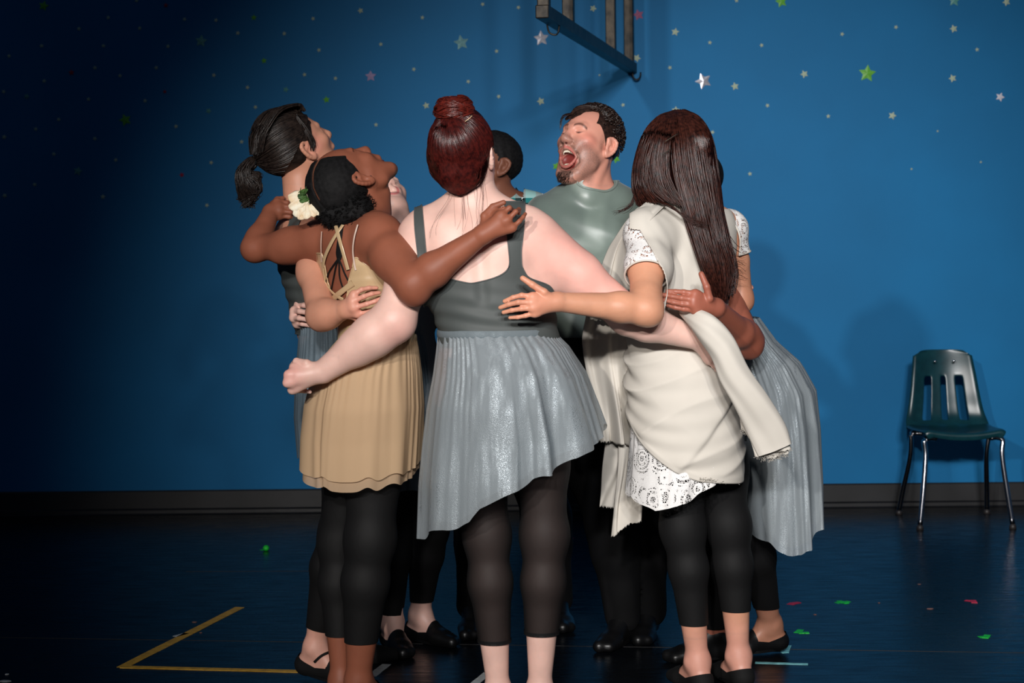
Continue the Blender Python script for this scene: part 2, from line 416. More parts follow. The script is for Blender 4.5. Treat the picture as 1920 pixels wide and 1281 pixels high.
class Person:
    def __init__(s, base, label):
        s.base = np.array((base[0], base[1], 0.0)); s.root = empty('person', s.base, label, 'person'); s.b = Field(); s.bvh = None
    def part(s, name, V, Fc, mat, label=None, solid=0, cols=None, uv=None, parent=None, smooth=True):
        par = parent or s.root
        me = mesh_np(name, np.asarray(V)-s.base, Fc, smooth, uv)
        return add(name, me, mat, par, cols, solid, label)
    def snap(s, px, py, off=.004, Y0=3.5):
        o = Vector((0, 0, CAM_H)); d = P(px, py, 1.0)-np.array((0, 0, CAM_H)); h = s.bvh.ray_cast(o, Vector(d).normalized())
        if h[0] is None: return None
        return np.array(h[0]+h[1]*off)
    def ribbon(s, pts, w, off=.004, n=24, th=.0015):
        """strap lying on the body along pixel points"""
        c = catmull(np.array([(a, b_, 0) for a, b_ in pts]), n); L = []
        for x, y, _ in c:
            q = s.snap(x, y, off)
            if q is not None: L.append(q)
        L = np.array(L)
        for _ in range(3): L[1:-1] = (L[:-2]+2*L[1:-1]+L[2:])/4
        T = np.gradient(L, axis=0); T /= np.linalg.norm(T, axis=1, keepdims=True)
        Nn = np.array([np.array(s.bvh.find_nearest(Vector(q))[1]) for q in L]); S = np.cross(T, Nn); S /= np.linalg.norm(S, axis=1, keepdims=True)
        ww = np.interp(np.linspace(0, 1, len(L)), np.linspace(0, 1, len(np.atleast_1d(w))), np.atleast_1d(w))[:, None]/2
        prof = [(-1, 0), (-.9, 1), (-.35, 1.5), (0, 1.2), (.35, 1.5), (.9, 1), (1, 0), (.0, -.6)]
        V = np.stack([L+S*ww*a+Nn*th*c2 for a, c2 in prof], 1).reshape(-1, 3); m = len(prof)
        i = np.arange(len(L)*m).reshape(len(L), m); a, b_ = i[:-1], i[1:]
        return V, np.stack((a, b_, np.roll(b_, -1, 1), np.roll(a, -1, 1)), -1).reshape(-1, 4)
def skirt(pers, name, levels, hem, npl, amp, seed, mat, layers=((0, 0), (-.014, .022)), nu=420, nv=36, label=None, sharp=.6):
    """levels: (py, left px, right px, Y centre, half depth m) from waist down; hem: [(angle deg, py)] angle 0=+x, 90=away, 270=towards camera"""
    L = []
    for py, xl, xr, Y, hd in levels:
        c = P((xl+xr)/2, py, Y); L.append((c[2], c[0], c[1], (xr-xl)/2/F_PX*Y, hd))
    L = np.array(L)[::-1]; zt = L[-1, 0]; r = np.random.RandomState(seed); first = None
    for li, (dr, dz) in enumerate(layers):
        th = np.linspace(0, 2*np.pi, nu, endpoint=False); ha = np.array([a for a, _ in hem]+[hem[0][0]+360.]); hp = [p for _, p in hem]+[hem[0][1]]
        hpy = np.interp(np.degrees(th), ha, hp); Yc = np.mean([l[3] for l in levels]); zh = CAM_H-(hpy-HY)/F_PX*Yc+dz
        ph = npl*th+1.7*np.sin(2*th+seed)+1.2*np.sin(5*th+seed*2)+.6*np.sin(9*th); ph2 = round(npl*2.7)*th+1.9*np.sin(4*th+seed*3)+1.2*np.sin(7*th+seed)
        w = np.sin(ph); w = np.sign(w)*np.abs(w)**sharp*.75+.30*np.sin(ph2)*(.6+.4*np.sin(6*th+seed)); am = .6+.4*np.sin(3*th+seed*1.7)
        v = np.linspace(0, 1, nv)[None]; z = zt+(zh[:, None]-zt)*v; z = z+0*th[:, None]
        cx, cy, hw, hd = (np.interp(z, L[:, 0], L[:, k]) for k in (1, 2, 3, 4))
        A = amp*(v**1.1)*(am*w)[:, None]+.0022*np.sin(2*ph2)[:, None]*(1-v)**2
        rr = (1+dr/hw+A/np.maximum(hw, .1))
        V = np.stack((cx+hw*rr*np.cos(th)[:, None], cy+hd*rr*np.sin(th)[:, None], z+.006*np.sin(ph+1)[:, None]*v), -1).reshape(-1, 3)
        uv = np.stack(np.broadcast_arrays(th[:, None]/6.283*8, v*2), -1).reshape(-1, 2)
        Q = grid_q(nu, nv, True)
        o = pers.part(name if li == 0 else 'underskirt', V, Q, mat[li] if isinstance(mat, list) else mat, label if li == 0 else None, uv=uv, parent=first)
        if li == 0: first = o
    return first
def strands(guides, n, spread, r0, r1, seed, npts=14, wave=.0, wfreq=6, jitter=0.0, hug=None):
    G = np.array([catmull(g, npts) for g in guides]); r = np.random.RandomState(seed)
    g = r.rand(n)*(len(G)-1); i = np.minimum(g.astype(int), len(G)-2); f = (g-i)[:, None, None]
    Pp = G[i]*(1-f)+G[i+1]*f; off = r.normal(size=(n, 1, 3))*spread; t = np.linspace(0, 1, npts)[None, :, None]
    sp = np.broadcast_to(np.atleast_1d(np.asarray(1.0)), (1,)); Pp = Pp+off*(.35+.65*t)
    if wave: Pp = Pp+wave*np.sin(t*wfreq+r.rand(n, 1, 3)*6.28)*t
    if jitter: Pp = Pp+jitter*r.normal(size=(n, 1, 3))*t**2
    if hug: Pp = hugged(Pp, *hug)
    R = (r0+(r1-r0)*np.linspace(0, 1, npts)[None])*(.6+.8*r.rand(n, 1))
    return tubes(Pp, R, 4)
def bvh_of(o, base):
    me = o.data; V = np.empty(len(me.vertices)*3, np.float32); me.vertices.foreach_get('co', V); V = V.reshape(-1, 3)+base
    return BVHTree.FromPolygons([Vector(v) for v in V], [tuple(q.vertices) for q in me.polygons])
def hugged(Pp, bvh, off, keep=1.0):
    """push points that sit under a surface (or just over it) out to off above it"""
    sh = Pp.shape; F = Pp.reshape(-1, 3).copy()
    for i, q in enumerate(F):
        h = bvh.find_nearest(Vector(q), .06)
        if h[0] is None: continue
        d = (Vector(q)-h[0]).dot(h[1])
        if d < off: F[i] = h[0]+h[1]*off
    return F.reshape(sh)
def slerp(a, b, n):
    a, b = nrm(a), nrm(b); w = math.acos(max(-1, min(1, float(a@b)))); t = np.linspace(0, 1, n)[:, None]
    return (np.sin((1-t)*w)*a+np.sin(t*w)*b)/max(math.sin(w), 1e-4)
def on_ell(c, rad, R, dirs): return np.asarray(c)+(dirs*np.asarray(rad))@R.T
# ---------------------------------------------------------------- materials
def skin_mat(name, rough=.48, sss=.12, rad=(.9, .35, .2)):
    m, nt, b = node_mat(name, rough=rough)
    at = N(nt, 'ShaderNodeAttribute', attribute_name='Col'); tc = N(nt, 'ShaderNodeTexCoord')
    n1 = N(nt, 'ShaderNodeTexNoise'); n1.inputs['Scale'].default_value = 14; n1.inputs['Detail'].default_value = 3
    n2 = N(nt, 'ShaderNodeTexNoise'); n2.inputs['Scale'].default_value = 260; n2.inputs['Detail'].default_value = 2
    nt.links.new(tc.outputs['Object'], n1.inputs[0]); nt.links.new(tc.outputs['Object'], n2.inputs[0])
    mr = N(nt, 'ShaderNodeMapRange'); mr.inputs[1].default_value = .3; mr.inputs[2].default_value = .7; mr.inputs[3].default_value = .9; mr.inputs[4].default_value = 1.08
    nt.links.new(n1.outputs['Fac'], mr.inputs[0])
    mx = N(nt, 'ShaderNodeMix', data_type='RGBA', blend_type='MULTIPLY'); mx.inputs[0].default_value = 1
    nt.links.new(at.outputs['Color'], mx.inputs[6]); nt.links.new(mr.outputs[0], mx.inputs[7]); nt.links.new(mx.outputs[2], b.inputs['Base Color'])
    b.inputs['Subsurface Weight'].default_value = sss; b.inputs['Subsurface Radius'].default_value = rad; b.inputs['Subsurface Scale'].default_value = .012
    bp = N(nt, 'ShaderNodeBump'); bp.inputs['Strength'].default_value = .12; bp.inputs['Distance'].default_value = .0006
    nt.links.new(n2.outputs['Fac'], bp.inputs['Height']); nt.links.new(bp.outputs[0], b.inputs['Normal'])
    return m
M_SKIN = skin_mat('skin'); M_SKIN_D = skin_mat('deep_skin', .52, .06); M_SKIN_D.node_tree.nodes['Principled BSDF'].inputs['Specular IOR Level'].default_value = .3
def cloth(name, c, rough=.75, var=.85, bump=.25, bscale=900, sheen=0.0, alpha=None, scale=9):
    m, nt, b = node_mat(name, rough=rough); c2 = tuple(x*var for x in c[:3])+(1,)
    mix_noise(m, nt, b, c2, c, scale, 3, bump, bscale, dist=.0006); b.inputs['Sheen Weight'].default_value = sheen
    b.inputs['Specular IOR Level'].default_value = .25
    return m
def hair_mat(name, c1, c2, rough=.32, spec=.5, scale=(120, 3, 1)):
    m, nt, b = node_mat(name, rough=rough); tc = N(nt, 'ShaderNodeTexCoord')
    rp = mix_noise(m, nt, b, c1, c2, 95, 3, .25, 420, dist=.0008, rmin=.3, rmax=.75); b.inputs['Specular IOR Level'].default_value = spec
    return m
M_HAIR_RED = hair_mat('auburn_hair', lin(36, 10, 10), lin(84, 26, 21), .32, .4)
M_HAIR_CAP = hair_mat('hair_roots', lin(26, 9, 9), lin(38, 12, 11), .5, .2)
M_BUN_RED = hair_mat('auburn_bun_hair', lin(60, 17, 14), lin(112, 38, 28), .34, .5)
M_HAIR_DK = hair_mat('dark_brown_hair', lin(20, 9, 8), lin(72, 36, 27), .34, .28)
M_HAIR_PONY = hair_mat('black_brown_hair', lin(18, 13, 12), lin(52, 42, 37), .36, .3)
M_HAIR_MAN = hair_mat('man_dark_hair', lin(20, 13, 11), lin(58, 40, 33), .34, .45)
M_HAIR_BLK = hair_mat('coily_black_hair', lin(5, 5, 6), lin(22, 21, 22), .75, .2)
M_LEO = cloth('grey_leotard_cloth', lin(74, 79, 78), .55, .9, .12, 1500)
M_LEO2 = cloth('blue_grey_leotard_cloth', lin(118, 126, 132), .55, .9, .12, 1500)
M_TIGHT = cloth('black_leggings_cloth', lin(18, 18, 19), .7, .75, .2, 1800)
M_PANTS = cloth('black_trouser_cloth', lin(10, 10, 12), .8, .6, .3, 500)
M_SHOE = node_mat('black_shoe_leather', lin(14, 14, 15), .38)[0]
M_SHOEC = cloth('black_shoe_canvas', lin(15, 15, 16), .8)
M_SOLE = node_mat('pale_shoe_sole', lin(150, 120, 105), .6)[0]
M_WHITE = cloth('cream_muslin', lin(203, 197, 187), .8, .95, .3, 700)
def sheer(name, c, transp, rough=.6, glit=0.0, metal=0.0):
    """thin net cloth: partly see-through, with a woven mottling and optional foil sparkle"""
    m, nt, b = node_mat(name, c, rough); out = nt.nodes['Material Output']; tc = N(nt, 'ShaderNodeTexCoord')
    tr = N(nt, 'ShaderNodeBsdfTransparent'); ms = N(nt, 'ShaderNodeMixShader'); tl = N(nt, 'ShaderNodeBsdfTranslucent'); tl.inputs[0].default_value = c
    ma = N(nt, 'ShaderNodeMixShader'); ma.inputs[0].default_value = .3; nt.links.new(b.outputs[0], ma.inputs[1]); nt.links.new(tl.outputs[0], ma.inputs[2])
    lw = N(nt, 'ShaderNodeLayerWeight'); lw.inputs[0].default_value = .35
    mr = N(nt, 'ShaderNodeMapRange'); mr.inputs[3].default_value = 1-transp; mr.inputs[4].default_value = 1.0; nt.links.new(lw.outputs['Facing'], mr.inputs[0])
    nt.links.new(mr.outputs[0], ms.inputs[0]); nt.links.new(tr.outputs[0], ms.inputs[1]); nt.links.new(ma.outputs[0], ms.inputs[2]); nt.links.new(ms.outputs[0], out.inputs[0])
    if glit:
        mp = N(nt, 'ShaderNodeMapping'); mp.inputs['Scale'].default_value = (1, 1, .10); nt.links.new(tc.outputs['Object'], mp.inputs[0])
        n1 = N(nt, 'ShaderNodeTexNoise'); n1.inputs['Scale'].default_value = 42; n1.inputs['Detail'].default_value = 3; nt.links.new(mp.outputs[0], n1.inputs[0])
        n2 = N(nt, 'ShaderNodeTexNoise'); n2.inputs['Scale'].default_value = 520; n2.inputs['Detail'].default_value = 1; nt.links.new(tc.outputs['Object'], n2.inputs[0])
        r1 = N(nt, 'ShaderNodeMapRange'); r1.inputs[1].default_value = .42; r1.inputs[2].default_value = .62; nt.links.new(n1.outputs['Fac'], r1.inputs[0])
        r2 = N(nt, 'ShaderNodeMapRange'); r2.inputs[1].default_value = .42; r2.inputs[2].default_value = .66; r2.inputs[3].default_value = .25; nt.links.new(n2.outputs['Fac'], r2.inputs[0])
        mu = N(nt, 'ShaderNodeMath', operation='MULTIPLY'); nt.links.new(r1.outputs[0], mu.inputs[0]); nt.links.new(r2.outputs[0], mu.inputs[1])
        m2 = N(nt, 'ShaderNodeMath', operation='MULTIPLY'); m2.inputs[1].default_value = glit; nt.links.new(mu.outputs[0], m2.inputs[0]); nt.links.new(m2.outputs[0], b.inputs['Metallic'])
        mx = N(nt, 'ShaderNodeMix', data_type='RGBA'); mx.inputs[6].default_value = c; mx.inputs[7].default_value = tuple(min(1, x*1.9+.08) for x in c[:3])+(1,)
        nt.links.new(m2.outputs[0], mx.inputs[0]); nt.links.new(mx.outputs[2], b.inputs['Base Color'])
        mr2 = N(nt, 'ShaderNodeMapRange'); mr2.inputs[3].default_value = .66; mr2.inputs[4].default_value = .4; nt.links.new(mu.outputs[0], mr2.inputs[0]); nt.links.new(mr2.outputs[0], b.inputs['Roughness'])
        bp = N(nt, 'ShaderNodeBump'); bp.inputs['Strength'].default_value = .9; bp.inputs['Distance'].default_value = .0014; nt.links.new(n2.outputs['Fac'], bp.inputs['Height']); nt.links.new(bp.outputs[0], b.inputs['Normal'])
    return m
M_TULLE = sheer('silver_tulle', lin(160, 169, 174), .30, .6, 1.0)
M_TULLE_IN = sheer('silver_tulle_lining', lin(128, 140, 146), .12, .6, .3)
M_TULLE_B = sheer('blue_grey_tulle', lin(120, 138, 150), .3, .6, .6)
M_TAN = sheer('tan_mesh', lin(222, 190, 152), .16, .8)
M_TAN_IN = sheer('tan_mesh_lining', lin(216, 184, 150), .2, .8)
M_SATIN = cloth('tan_satin', lin(205, 175, 135), .28, .85, .1); M_SATIN.node_tree.nodes['Principled BSDF'].inputs['Specular IOR Level'].default_value = .7
M_SHEER = sheer('sheer_black_leggings', lin(22, 20, 21), .17, .7)
# ---------------------------------------------------------------- the stage
m_wall, nt, b = node_mat('blue_painted_wall', rough=.62)
rp = mix_noise(m_wall, nt, b, lin(0, 106, 160), lin(2, 114, 171), 1.3, 5, .1, 60, dist=.002)
b.inputs['Specular IOR Level'].default_value = .3
V, Q = box((0.2, WALL_Y+.1, 2.2), (20, .2, 4.4)); add('wall_back', mesh_any('wall_back', V, Q), m_wall, kind='structure', label='blue painted stage wall dotted with star stickers')
m_fl, nt, b = node_mat('black_stage_floor', rough=.22); b.inputs['Specular IOR Level'].default_value = .28
rp = mix_noise(m_fl, nt, b, lin(6, 8, 12), lin(13, 16, 21), 2.2, 8, .25, 30, dist=.0015)
tc = N(nt, 'ShaderNodeTexCoord'); mp = N(nt, 'ShaderNodeMapping'); mp.inputs['Scale'].default_value = (2.0, 14, 1); nz = N(nt, 'ShaderNodeTexNoise'); nz.inputs['Scale'].default_value = 3.5; nz.inputs['Detail'].default_value = 9
nt.links.new(tc.outputs['Object'], mp.inputs[0]); nt.links.new(mp.outputs[0], nz.inputs[0])
mr = N(nt, 'ShaderNodeMapRange'); mr.inputs[1].default_value = .3; mr.inputs[2].default_value = .7; mr.inputs[3].default_value = .2; mr.inputs[4].default_value = .38
nt.links.new(nz.outputs['Fac'], mr.inputs[0]); nt.links.new(mr.outputs[0], b.inputs['Roughness'])
V, Q = box((0.2, 2.0, -.05), (20, 14.1, .1)); add('floor', mesh_any('floor', V, Q), m_fl, kind='structure', label='glossy black stage floor')
m_bb, nt, b = node_mat('black_rubber_baseboard', rough=.5); mix_noise(m_bb, nt, b, lin(14, 14, 16), lin(24, 24, 27), 6, 4, .1)
prof = [(0, .118), (.012, .118), (.016, .112), (.016, .030), (.026, .022), (.026, .006), (.034, .0), (0, 0)]
for nm, x0, x1 in (('baseboard_back', -9.8, 10.2),):
    V = np.array([(x, WALL_Y-a, z) for x in (x0, x1) for a, z in prof]); m = len(prof)
    Fb = [(i, (i+1) % m, m+(i+1) % m, m+i) for i in range(m)]
    me = bpy.data.meshes.new(nm); me.from_pydata([tuple(v) for v in V], [], Fb+[tuple(range(m))[::-1], tuple(range(m, 2*m))]); me.update()
    add(nm, me, m_bb, kind='structure', label='black rubber baseboard')
# floor seam lines between the sheets of the stage surface
m_seam = node_mat('floor_seam', lin(30, 28, 28), .6)[0]
for i, (a, c) in enumerate((((560, 1204), (1900, 1224)), ((350, 1072), (610, 1071)))):
    p, q = PF(*a), PF(*c)
    if i == 0: p = p+(p-q)*2; q = q+(q-p)*.4
    V, Q = box((p+q)/2+np.array((0, 0, .0004)), (np.linalg.norm(q-p), .004, .0008), np.array(Matrix.Rotation(math.atan2(q[1]-p[1], q[0]-p[0]), 3, 'Z')))
    add('trim_%d' % (i+1), mesh_any('trim', V, Q), m_seam, kind='structure', label='thin seam line in the stage floor')
# ---------------------------------------------------------------- stars on the wall
def star_me(name, r, th=.003, inner=.46, rot=0.0):
    V = [(0, -th*1.5, 0)]; 
    for k in range(10):
        a = math.pi/2+rot+k*math.pi/5; q = r*(1 if k % 2 == 0 else inner); V.append((q*math.cos(a), -th*.55, q*math.sin(a)))
    for k in range(10): V.append((V[k+1][0], 0, V[k+1][2]))
    Fc = [(0, k+1, (k+1) % 10+1) for k in range(10)]+[(k+1, k+11, (k+1) % 10+11, (k+1) % 10+1) for k in range(10)]
    me = bpy.data.meshes.new(name); me.from_pydata(V, [], [f[::-1] for f in Fc]); me.update(); return me
def star_mat(n, c, rough=.45, metal=0):
    m, nt, b = node_mat(n, c, rough); b.inputs['Metallic'].default_value = metal
    mix_noise(m, nt, b, tuple(x*.8 for x in c[:3])+(1,), c, 120, 3, .2, 300); return m
SM = {'p': star_mat('pale_star', lin(190, 205, 180)), 'g': star_mat('green_star', lin(105, 185, 60)), 't': star_mat('teal_star', lin(95, 165, 160)),
      'r': star_mat('red_star', lin(190, 40, 70)), 'l': star_mat('lavender_star', lin(170, 150, 190)), 'k': star_mat('pink_star', lin(170, 95, 130)),
      's': star_mat('silver_foil_star', lin(205, 205, 215), .25, .5), 'f': star_mat('teal_foil_star', lin(130, 180, 185), .25, .4), 'w': star_mat('white_star', lin(225, 222, 232))}
CN = {'p': 'pale', 'g': 'green', 't': 'teal', 'r': 'red', 'l': 'lavender', 'k': 'pink', 's': 'silver foil', 'f': 'teal foil', 'w': 'white'}
BIG = [(82, 11, 10, 'g', 'dim green star sticker highest in the dark corner by the wall top'),
 (311, 10, 5, 'r', 'small red star sticker near the top of the dark wall end'), (377, 77, 12, 't', 'large teal star sticker above the ponytail on the dark wall side'),
 (134, 136, 6, 'r', 'dim red star sticker deep in the darkest part of the wall'), (309, 172, 4, 'r', 'tiny red star sticker above the large green one of the dark side'),
 (50, 181, 6, 't', 'small dim teal star sticker next to the wall\'s dark end'), (391, 208, 6, 't', 'small pale teal star sticker closest above the ponytail'),
 (235, 225, 12, 'g', 'large green star sticker in the dark part of the wall'), (8, 257, 5, 'p', 'pale star sticker at the dark end of the wall, upper of two'),
 (146, 321, 9, 't', 'teal star sticker level with the ponytail on the dark wall'), (9, 367, 5, 'p', 'pale star sticker at the dark end of the wall, lower of two'),
 (193, 369, 5, 'p', 'small cream star sticker standing lowest on the dark wall'), (341, 328, 5, 'r', 'small red star sticker level with the ponytail'),
 (476, 33, 6, 'g', 'small green star sticker inside the soft shadow near the wall top'), (495, 114, 6, 'g', 'small green star sticker below another in the soft shadow'),
 (536, 168, 6, 't', 'small teal star sticker above the ponytailed woman\'s crown'), (612, 187, 7, 'g', 'yellow-green star sticker above the ponytailed woman\'s forehead'),
 (676, 20, 6, 'p', 'pale star sticker near the wall top above the lavender one'), (695, 143, 11, 'l', 'lavender star sticker between the ponytail and bun heads'),
 (799, 198, 7, 'p', 'pale star sticker just beside the red hair bun'), (865, 80, 15, 'f', 'large glittery teal foil star sticker above the hair bun'),
 (1112, 16, 7, 'p', 'pale star sticker seen between the bars of the metal frame'), (1197, 28, 11, 'k', 'dusky pink star sticker beside the frame\'s last upright'),
 (1015, 72, 15, 's', 'large silver-pink star sticker under the metal frame'), (1266, 60, 8, 'p', 'pale star sticker below the wall top past the metal frame'),
 (1194, 109, 8, 'p', 'pale star sticker right next to the frame\'s hook end'), (1014, 190, 8, 'p', 'pale star sticker on the frame\'s slanted shadow'),
 (1267, 207, 8, 'p', 'pale star sticker peeking over the long-haired woman\'s crown'), (1465, 3, 12, 'g', 'green star sticker cut by the top edge of the view'),
 (1319, 152, 16, 's', 'large bright silver foil star sticker above the long dark hair'), (1378, 162, 8, 'p', 'pale star sticker beside the bright silver foil one'),
 (1508, 139, 8, 'p', 'pale star sticker between the silver foil and large green ones'), (1626, 138, 17, 'g', 'largest bright green star sticker above the empty wall'),
 (1788, 54, 8, 'p', 'cream star sticker under the teal one above the chair'), (1789, 1, 12, 't', 'teal star sticker cut by the top edge above the chair'),
 (1887, 4, 8, 'p', 'pale green star sticker highest toward the bright wall end'), (1786, 147, 8, 'p', 'pale green star sticker lower of two in line above the chair'),
 (1875, 182, 9, 'w', 'white lilac star sticker at the bright end of the wall'), (1673, 217, 8, 'p', 'pale star sticker below the largest bright green one'),
 (1043, 312, 8, 'g', 'green star sticker beside the singing man\'s chin'), (1155, 298, 9, 'g', 'green star sticker half behind the singing man\'s neck')]
SMALL = {'left of the large green star in the dark': [(203, 33), (148, 54), (78, 86), (194, 86), (17, 105), (178, 127), (83, 152), (225, 142), (7, 172), (166, 186), (110, 224), (67, 242), (178, 260), (101, 289), (65, 346)],
 'between the large green star and ponytail': [(256, 1), (262, 53), (346, 36), (405, 38), (315, 87), (293, 127), (401, 141), (272, 189), (330, 237), (217, 300), (396, 305), (388, 385)],
 'above the ponytailed head': [(446, 62), (533, 63), (587, 35), (598, 94), (464, 164), (571, 140), (629, 147), (479, 201), (453, 266)],
 'near the hair bun': [(792, 33), (714, 83), (776, 130), (705, 234), (878, 153), (905, 8)],
 'around the hanging metal frame': [(972, 14), (931, 96), (1124, 141), (935, 181), (1168, 197), (1256, 127)],
 'past the long dark hair': [(1381, 1), (1331, 80), (1428, 85), (1439, 198), (1336, 248), (1406, 326)],
 'high above the chair': [(1680, 51), (1579, 64), (1832, 93), (1553, 218), (1758, 246), (1839, 304), (1709, 317)]}
ORD = 'first second third fourth fifth sixth seventh eighth ninth tenth eleventh twelfth thirteenth fourteenth fifteenth'.split()
sr_ = random.Random(3)
def star(px, py, r, k, label, group=None, me=None):
    rot = sr_.uniform(-.5, .5); q = P(px, py, WALL_Y); s = r/F_PX*WALL_Y
    o = bpy.data.objects.new('star_sticker', me or star_me('star', s, .004, .5, rot)); COL.objects.link(o); o.location = (q[0], WALL_Y, q[2])
    if not me: o.data.materials.append(SM[k])
    else: o.rotation_euler = (0, rot, 0); f = s/.01; o.scale = (f, 1, f)
    return tagp(o, label, 'star', group)
for px, py, r, k, lb in BIG: star(px, py, r, k, lb, 'larger star stickers on the wall')
small_me = star_me('small_star', .01, .003, .5); small_me.materials.append(SM['p'])
for zone, pts in SMALL.items():
    for i, (px, py) in enumerate(sorted(pts, key=lambda t: t[1])):
        tiny = py > 240 and px > 1700 or (px, py) == (1124, 141)
        star(px, py, 2.6 if tiny else 4.3, 'p', 'tiny pale star %s, %s from the top' % (zone, ORD[i]), 'tiny star stickers on the wall', small_me)
# ---------------------------------------------------------------- tape marks and scraps on the floor
def tape_mat(n, c):
    m, nt, b = node_mat(n, c, .5); mix_noise(m, nt, b, tuple(x*.7 for x in c[:3])+(1,), c, 40, 4, .2, 200); return m
M_GOLD, M_GRN, M_RED = tape_mat('gold_tape', lin(215, 165, 50)), tape_mat('green_tape', lin(30, 215, 60)), tape_mat('red_tape', lin(225, 40, 75))
M_CYAN, M_WTAPE = tape_mat('pale_cyan_tape', lin(130, 205, 210)), tape_mat('white_tape', lin(200, 205, 205))
def tape(strips, mat, label, parts=None, group=None):
    c0 = PF(*strips[0][0]); root = None
    for i, (a, c, w) in enumerate(strips):
        p, q = PF(*a), PF(*c); d = nrm(q-p); s = np.array((-d[1], d[0], 0))*w/2; z = np.array((0, 0, .0009+.0006*i))
        r = random.Random(int(a[0])); n = 8; L = [p+(q-p)*t for t in np.linspace(0, 1, n)]
        V = [l+sg*s*(1+.05*r.uniform(-1, 1))+zz for l in L for sg, zz in ((-1, np.array((0, 0, .0))), (-1, z), (1, z), (1, np.array((0, 0, .0))))]
        V = np.array(V)-np.array((c0[0], c0[1], 0)); Fc = []
        for k in range(n-1):
            for j in range(4): Fc.append((k*4+j, k*4+(j+1) % 4, k*4+4+(j+1) % 4, k*4+4+j))
        Fc += [(0, 3, 2, 1), (4*n-4, 4*n-3, 4*n-2, 4*n-1)]
        me = mesh_any('tape', V, Fc)
        if len(strips) == 1:
            return add('floor_tape', me, mat, None, label=label, cat='tape', group=group, loc=(c0[0], c0[1], 0))
        if root is None: root = empty('floor_tape', (c0[0], c0[1], 0), label, 'tape', group)
        add('strip', me, mat, root)
tape([((228, 1252), (450, 1139), .036), ((228, 1251), (580, 1260), .030)], M_GOLD, 'long yellow tape mark shaped like a V on the dark floor')
tape([((328, 1194), (350, 1188), .022)], M_WTAPE, 'scrap of grey tape stuck across the yellow V mark')
tape([((1568, 1131), (1592, 1128), .022), ((1573, 1127), (1588, 1132), .02)], M_GRN, 'green tape X mark on the floor before the chair')
tape([((1494, 1187), (1502, 1181), .022), ((1497, 1187), (1517, 1187), .022)], M_GRN, 'green tape corner mark near the ballet flat behind the group', group=None)
tape([((1835, 1195), (1853, 1194), .022), ((1847, 1197), (1852, 1191), .022)], M_GRN, 'green tape corner mark farthest toward the chair side')
tape([((1482, 1134), (1489, 1131), .03), ((1482, 1132), (1499, 1130), .022)], M_RED, 'red tape corner mark beside the green X')
tape([((1810, 1126), (1827, 1128), .022), ((1824, 1126), (1827, 1131), .022)], M_RED, 'red tape corner mark in front of the chair')
tape([((1062, 1010), (1075, 1009), .03)], M_RED, 'red tape scrap seen between the standing legs')
tape([((1417, 1014), (1427, 1011), .03)], M_RED, 'red tape scrap under the hem of the far silver skirt')
tape([((1416, 1243), (1515, 1246), .022)], M_CYAN, 'pale cyan tape strip lying on the floor beside the feet')
tape([((1464, 1224), (1477, 1223), .022), ((1472, 1224), (1478, 1211), .022)], M_CYAN, 'pale cyan tape corner mark at the flat shoe\'s heel')
tape([((697, 1268), (725, 1246), .03)], M_WTAPE, 'white tape strip beside the brown ankles')
tape([((888, 1284), (915, 1262), .028)], M_WTAPE, 'white tape strip behind the pale ankle')
tape([((490, 1031), (502, 1032), .02)], M_GRN, 'green glow tape scrap holding the bright knob')
V, Q = surf(f_ell((0, 0, .012), (.014, .014, .013)), (-.03, -.03, -.01), (.03, .03, .04), .003); q = PF(499, 1033)
add('glow_knob', mesh_np('glow_knob', V, Q), M_GRN, label='small bright green knob on the floor far behind', cat='marker', loc=(q[0], q[1], 0))
M_SPECK = node_mat('floor_scrap', lin(120, 85, 80), .8)[0]; rr = random.Random(5)
for i, (px, py, w, lb) in enumerate([(365, 1167, .02, 'reddish paper scrap inside the yellow V'), (377, 1187, .014, 'tiny reddish scrap inside the V near its open end'), (10, 1278, .05, 'pale paper scrap by the floor\'s front corner'), (13, 1265, .02, 'smaller pale scrap behind the corner scrap'),
    (1724, 1096, .014, 'pale crumb on the floor before the chair'), (1744, 1142, .024, 'pale crumb trail on the floor between tape marks'), (1529, 1153, .014, 'reddish crumb beside the green X tape'), (1648, 1131, .014, 'faint crumb between the green X and the chair')]):
    q = PF(px, py); a = [k/6*6.283 for k in range(6)]; rad = [w/2*rr.uniform(.5, 1) for _ in a]
    V = [(r*math.cos(t), r*math.sin(t)*.7, z) for z in (0, .002) for r, t in zip(rad, a)]
    add('paper_scrap', mesh_any('scrap', V, [tuple(range(6))[::-1], tuple(range(6, 12))]+[(k, (k+1) % 6, (k+1) % 6+6, k+6) for k in range(6)]), M_WTAPE if i in (2, 3) else M_SPECK, label=lb, cat='scrap', loc=(q[0], q[1], 0))
# ---------------------------------------------------------------- metal frame standing out from the wall, top of the picture
m_st, nt, b = node_mat('worn_black_steel', rough=.45); b.inputs['Metallic'].default_value = .6; mix_noise(m_st, nt, b, lin(26, 24, 22), lin(62, 55, 46), 18, 5, .2, 90)
pw = P(1185, 128, WALL_Y); zb = pw[2]; pn = P(1016, 20, (zb-CAM_H)/((HY-22)/F_PX)); pn[2] = zb
fr = empty('metal_wall_frame', (pw[0], WALL_Y, zb), 'black steel ladder-like frame jutting from the wall above the group', 'frame')
d = nrm(pn-pw); ang = math.atan2(d[1], d[0]); Rz = np.array(Matrix.Rotation(ang, 3, 'Z')); o0 = np.array((pw[0], WALL_Y, zb)); Lb = np.linalg.norm(pn-pw)
V, Q = box(pw+d*Lb/2-o0-np.array((0, 0, .0)), (Lb, .05, .05), Rz); bar = add('rail', mesh_any('rail', V, Q), m_st, fr)
bv = bar.modifiers.new('b', 'BEVEL'); bv.width = .004; bv.segments = 2
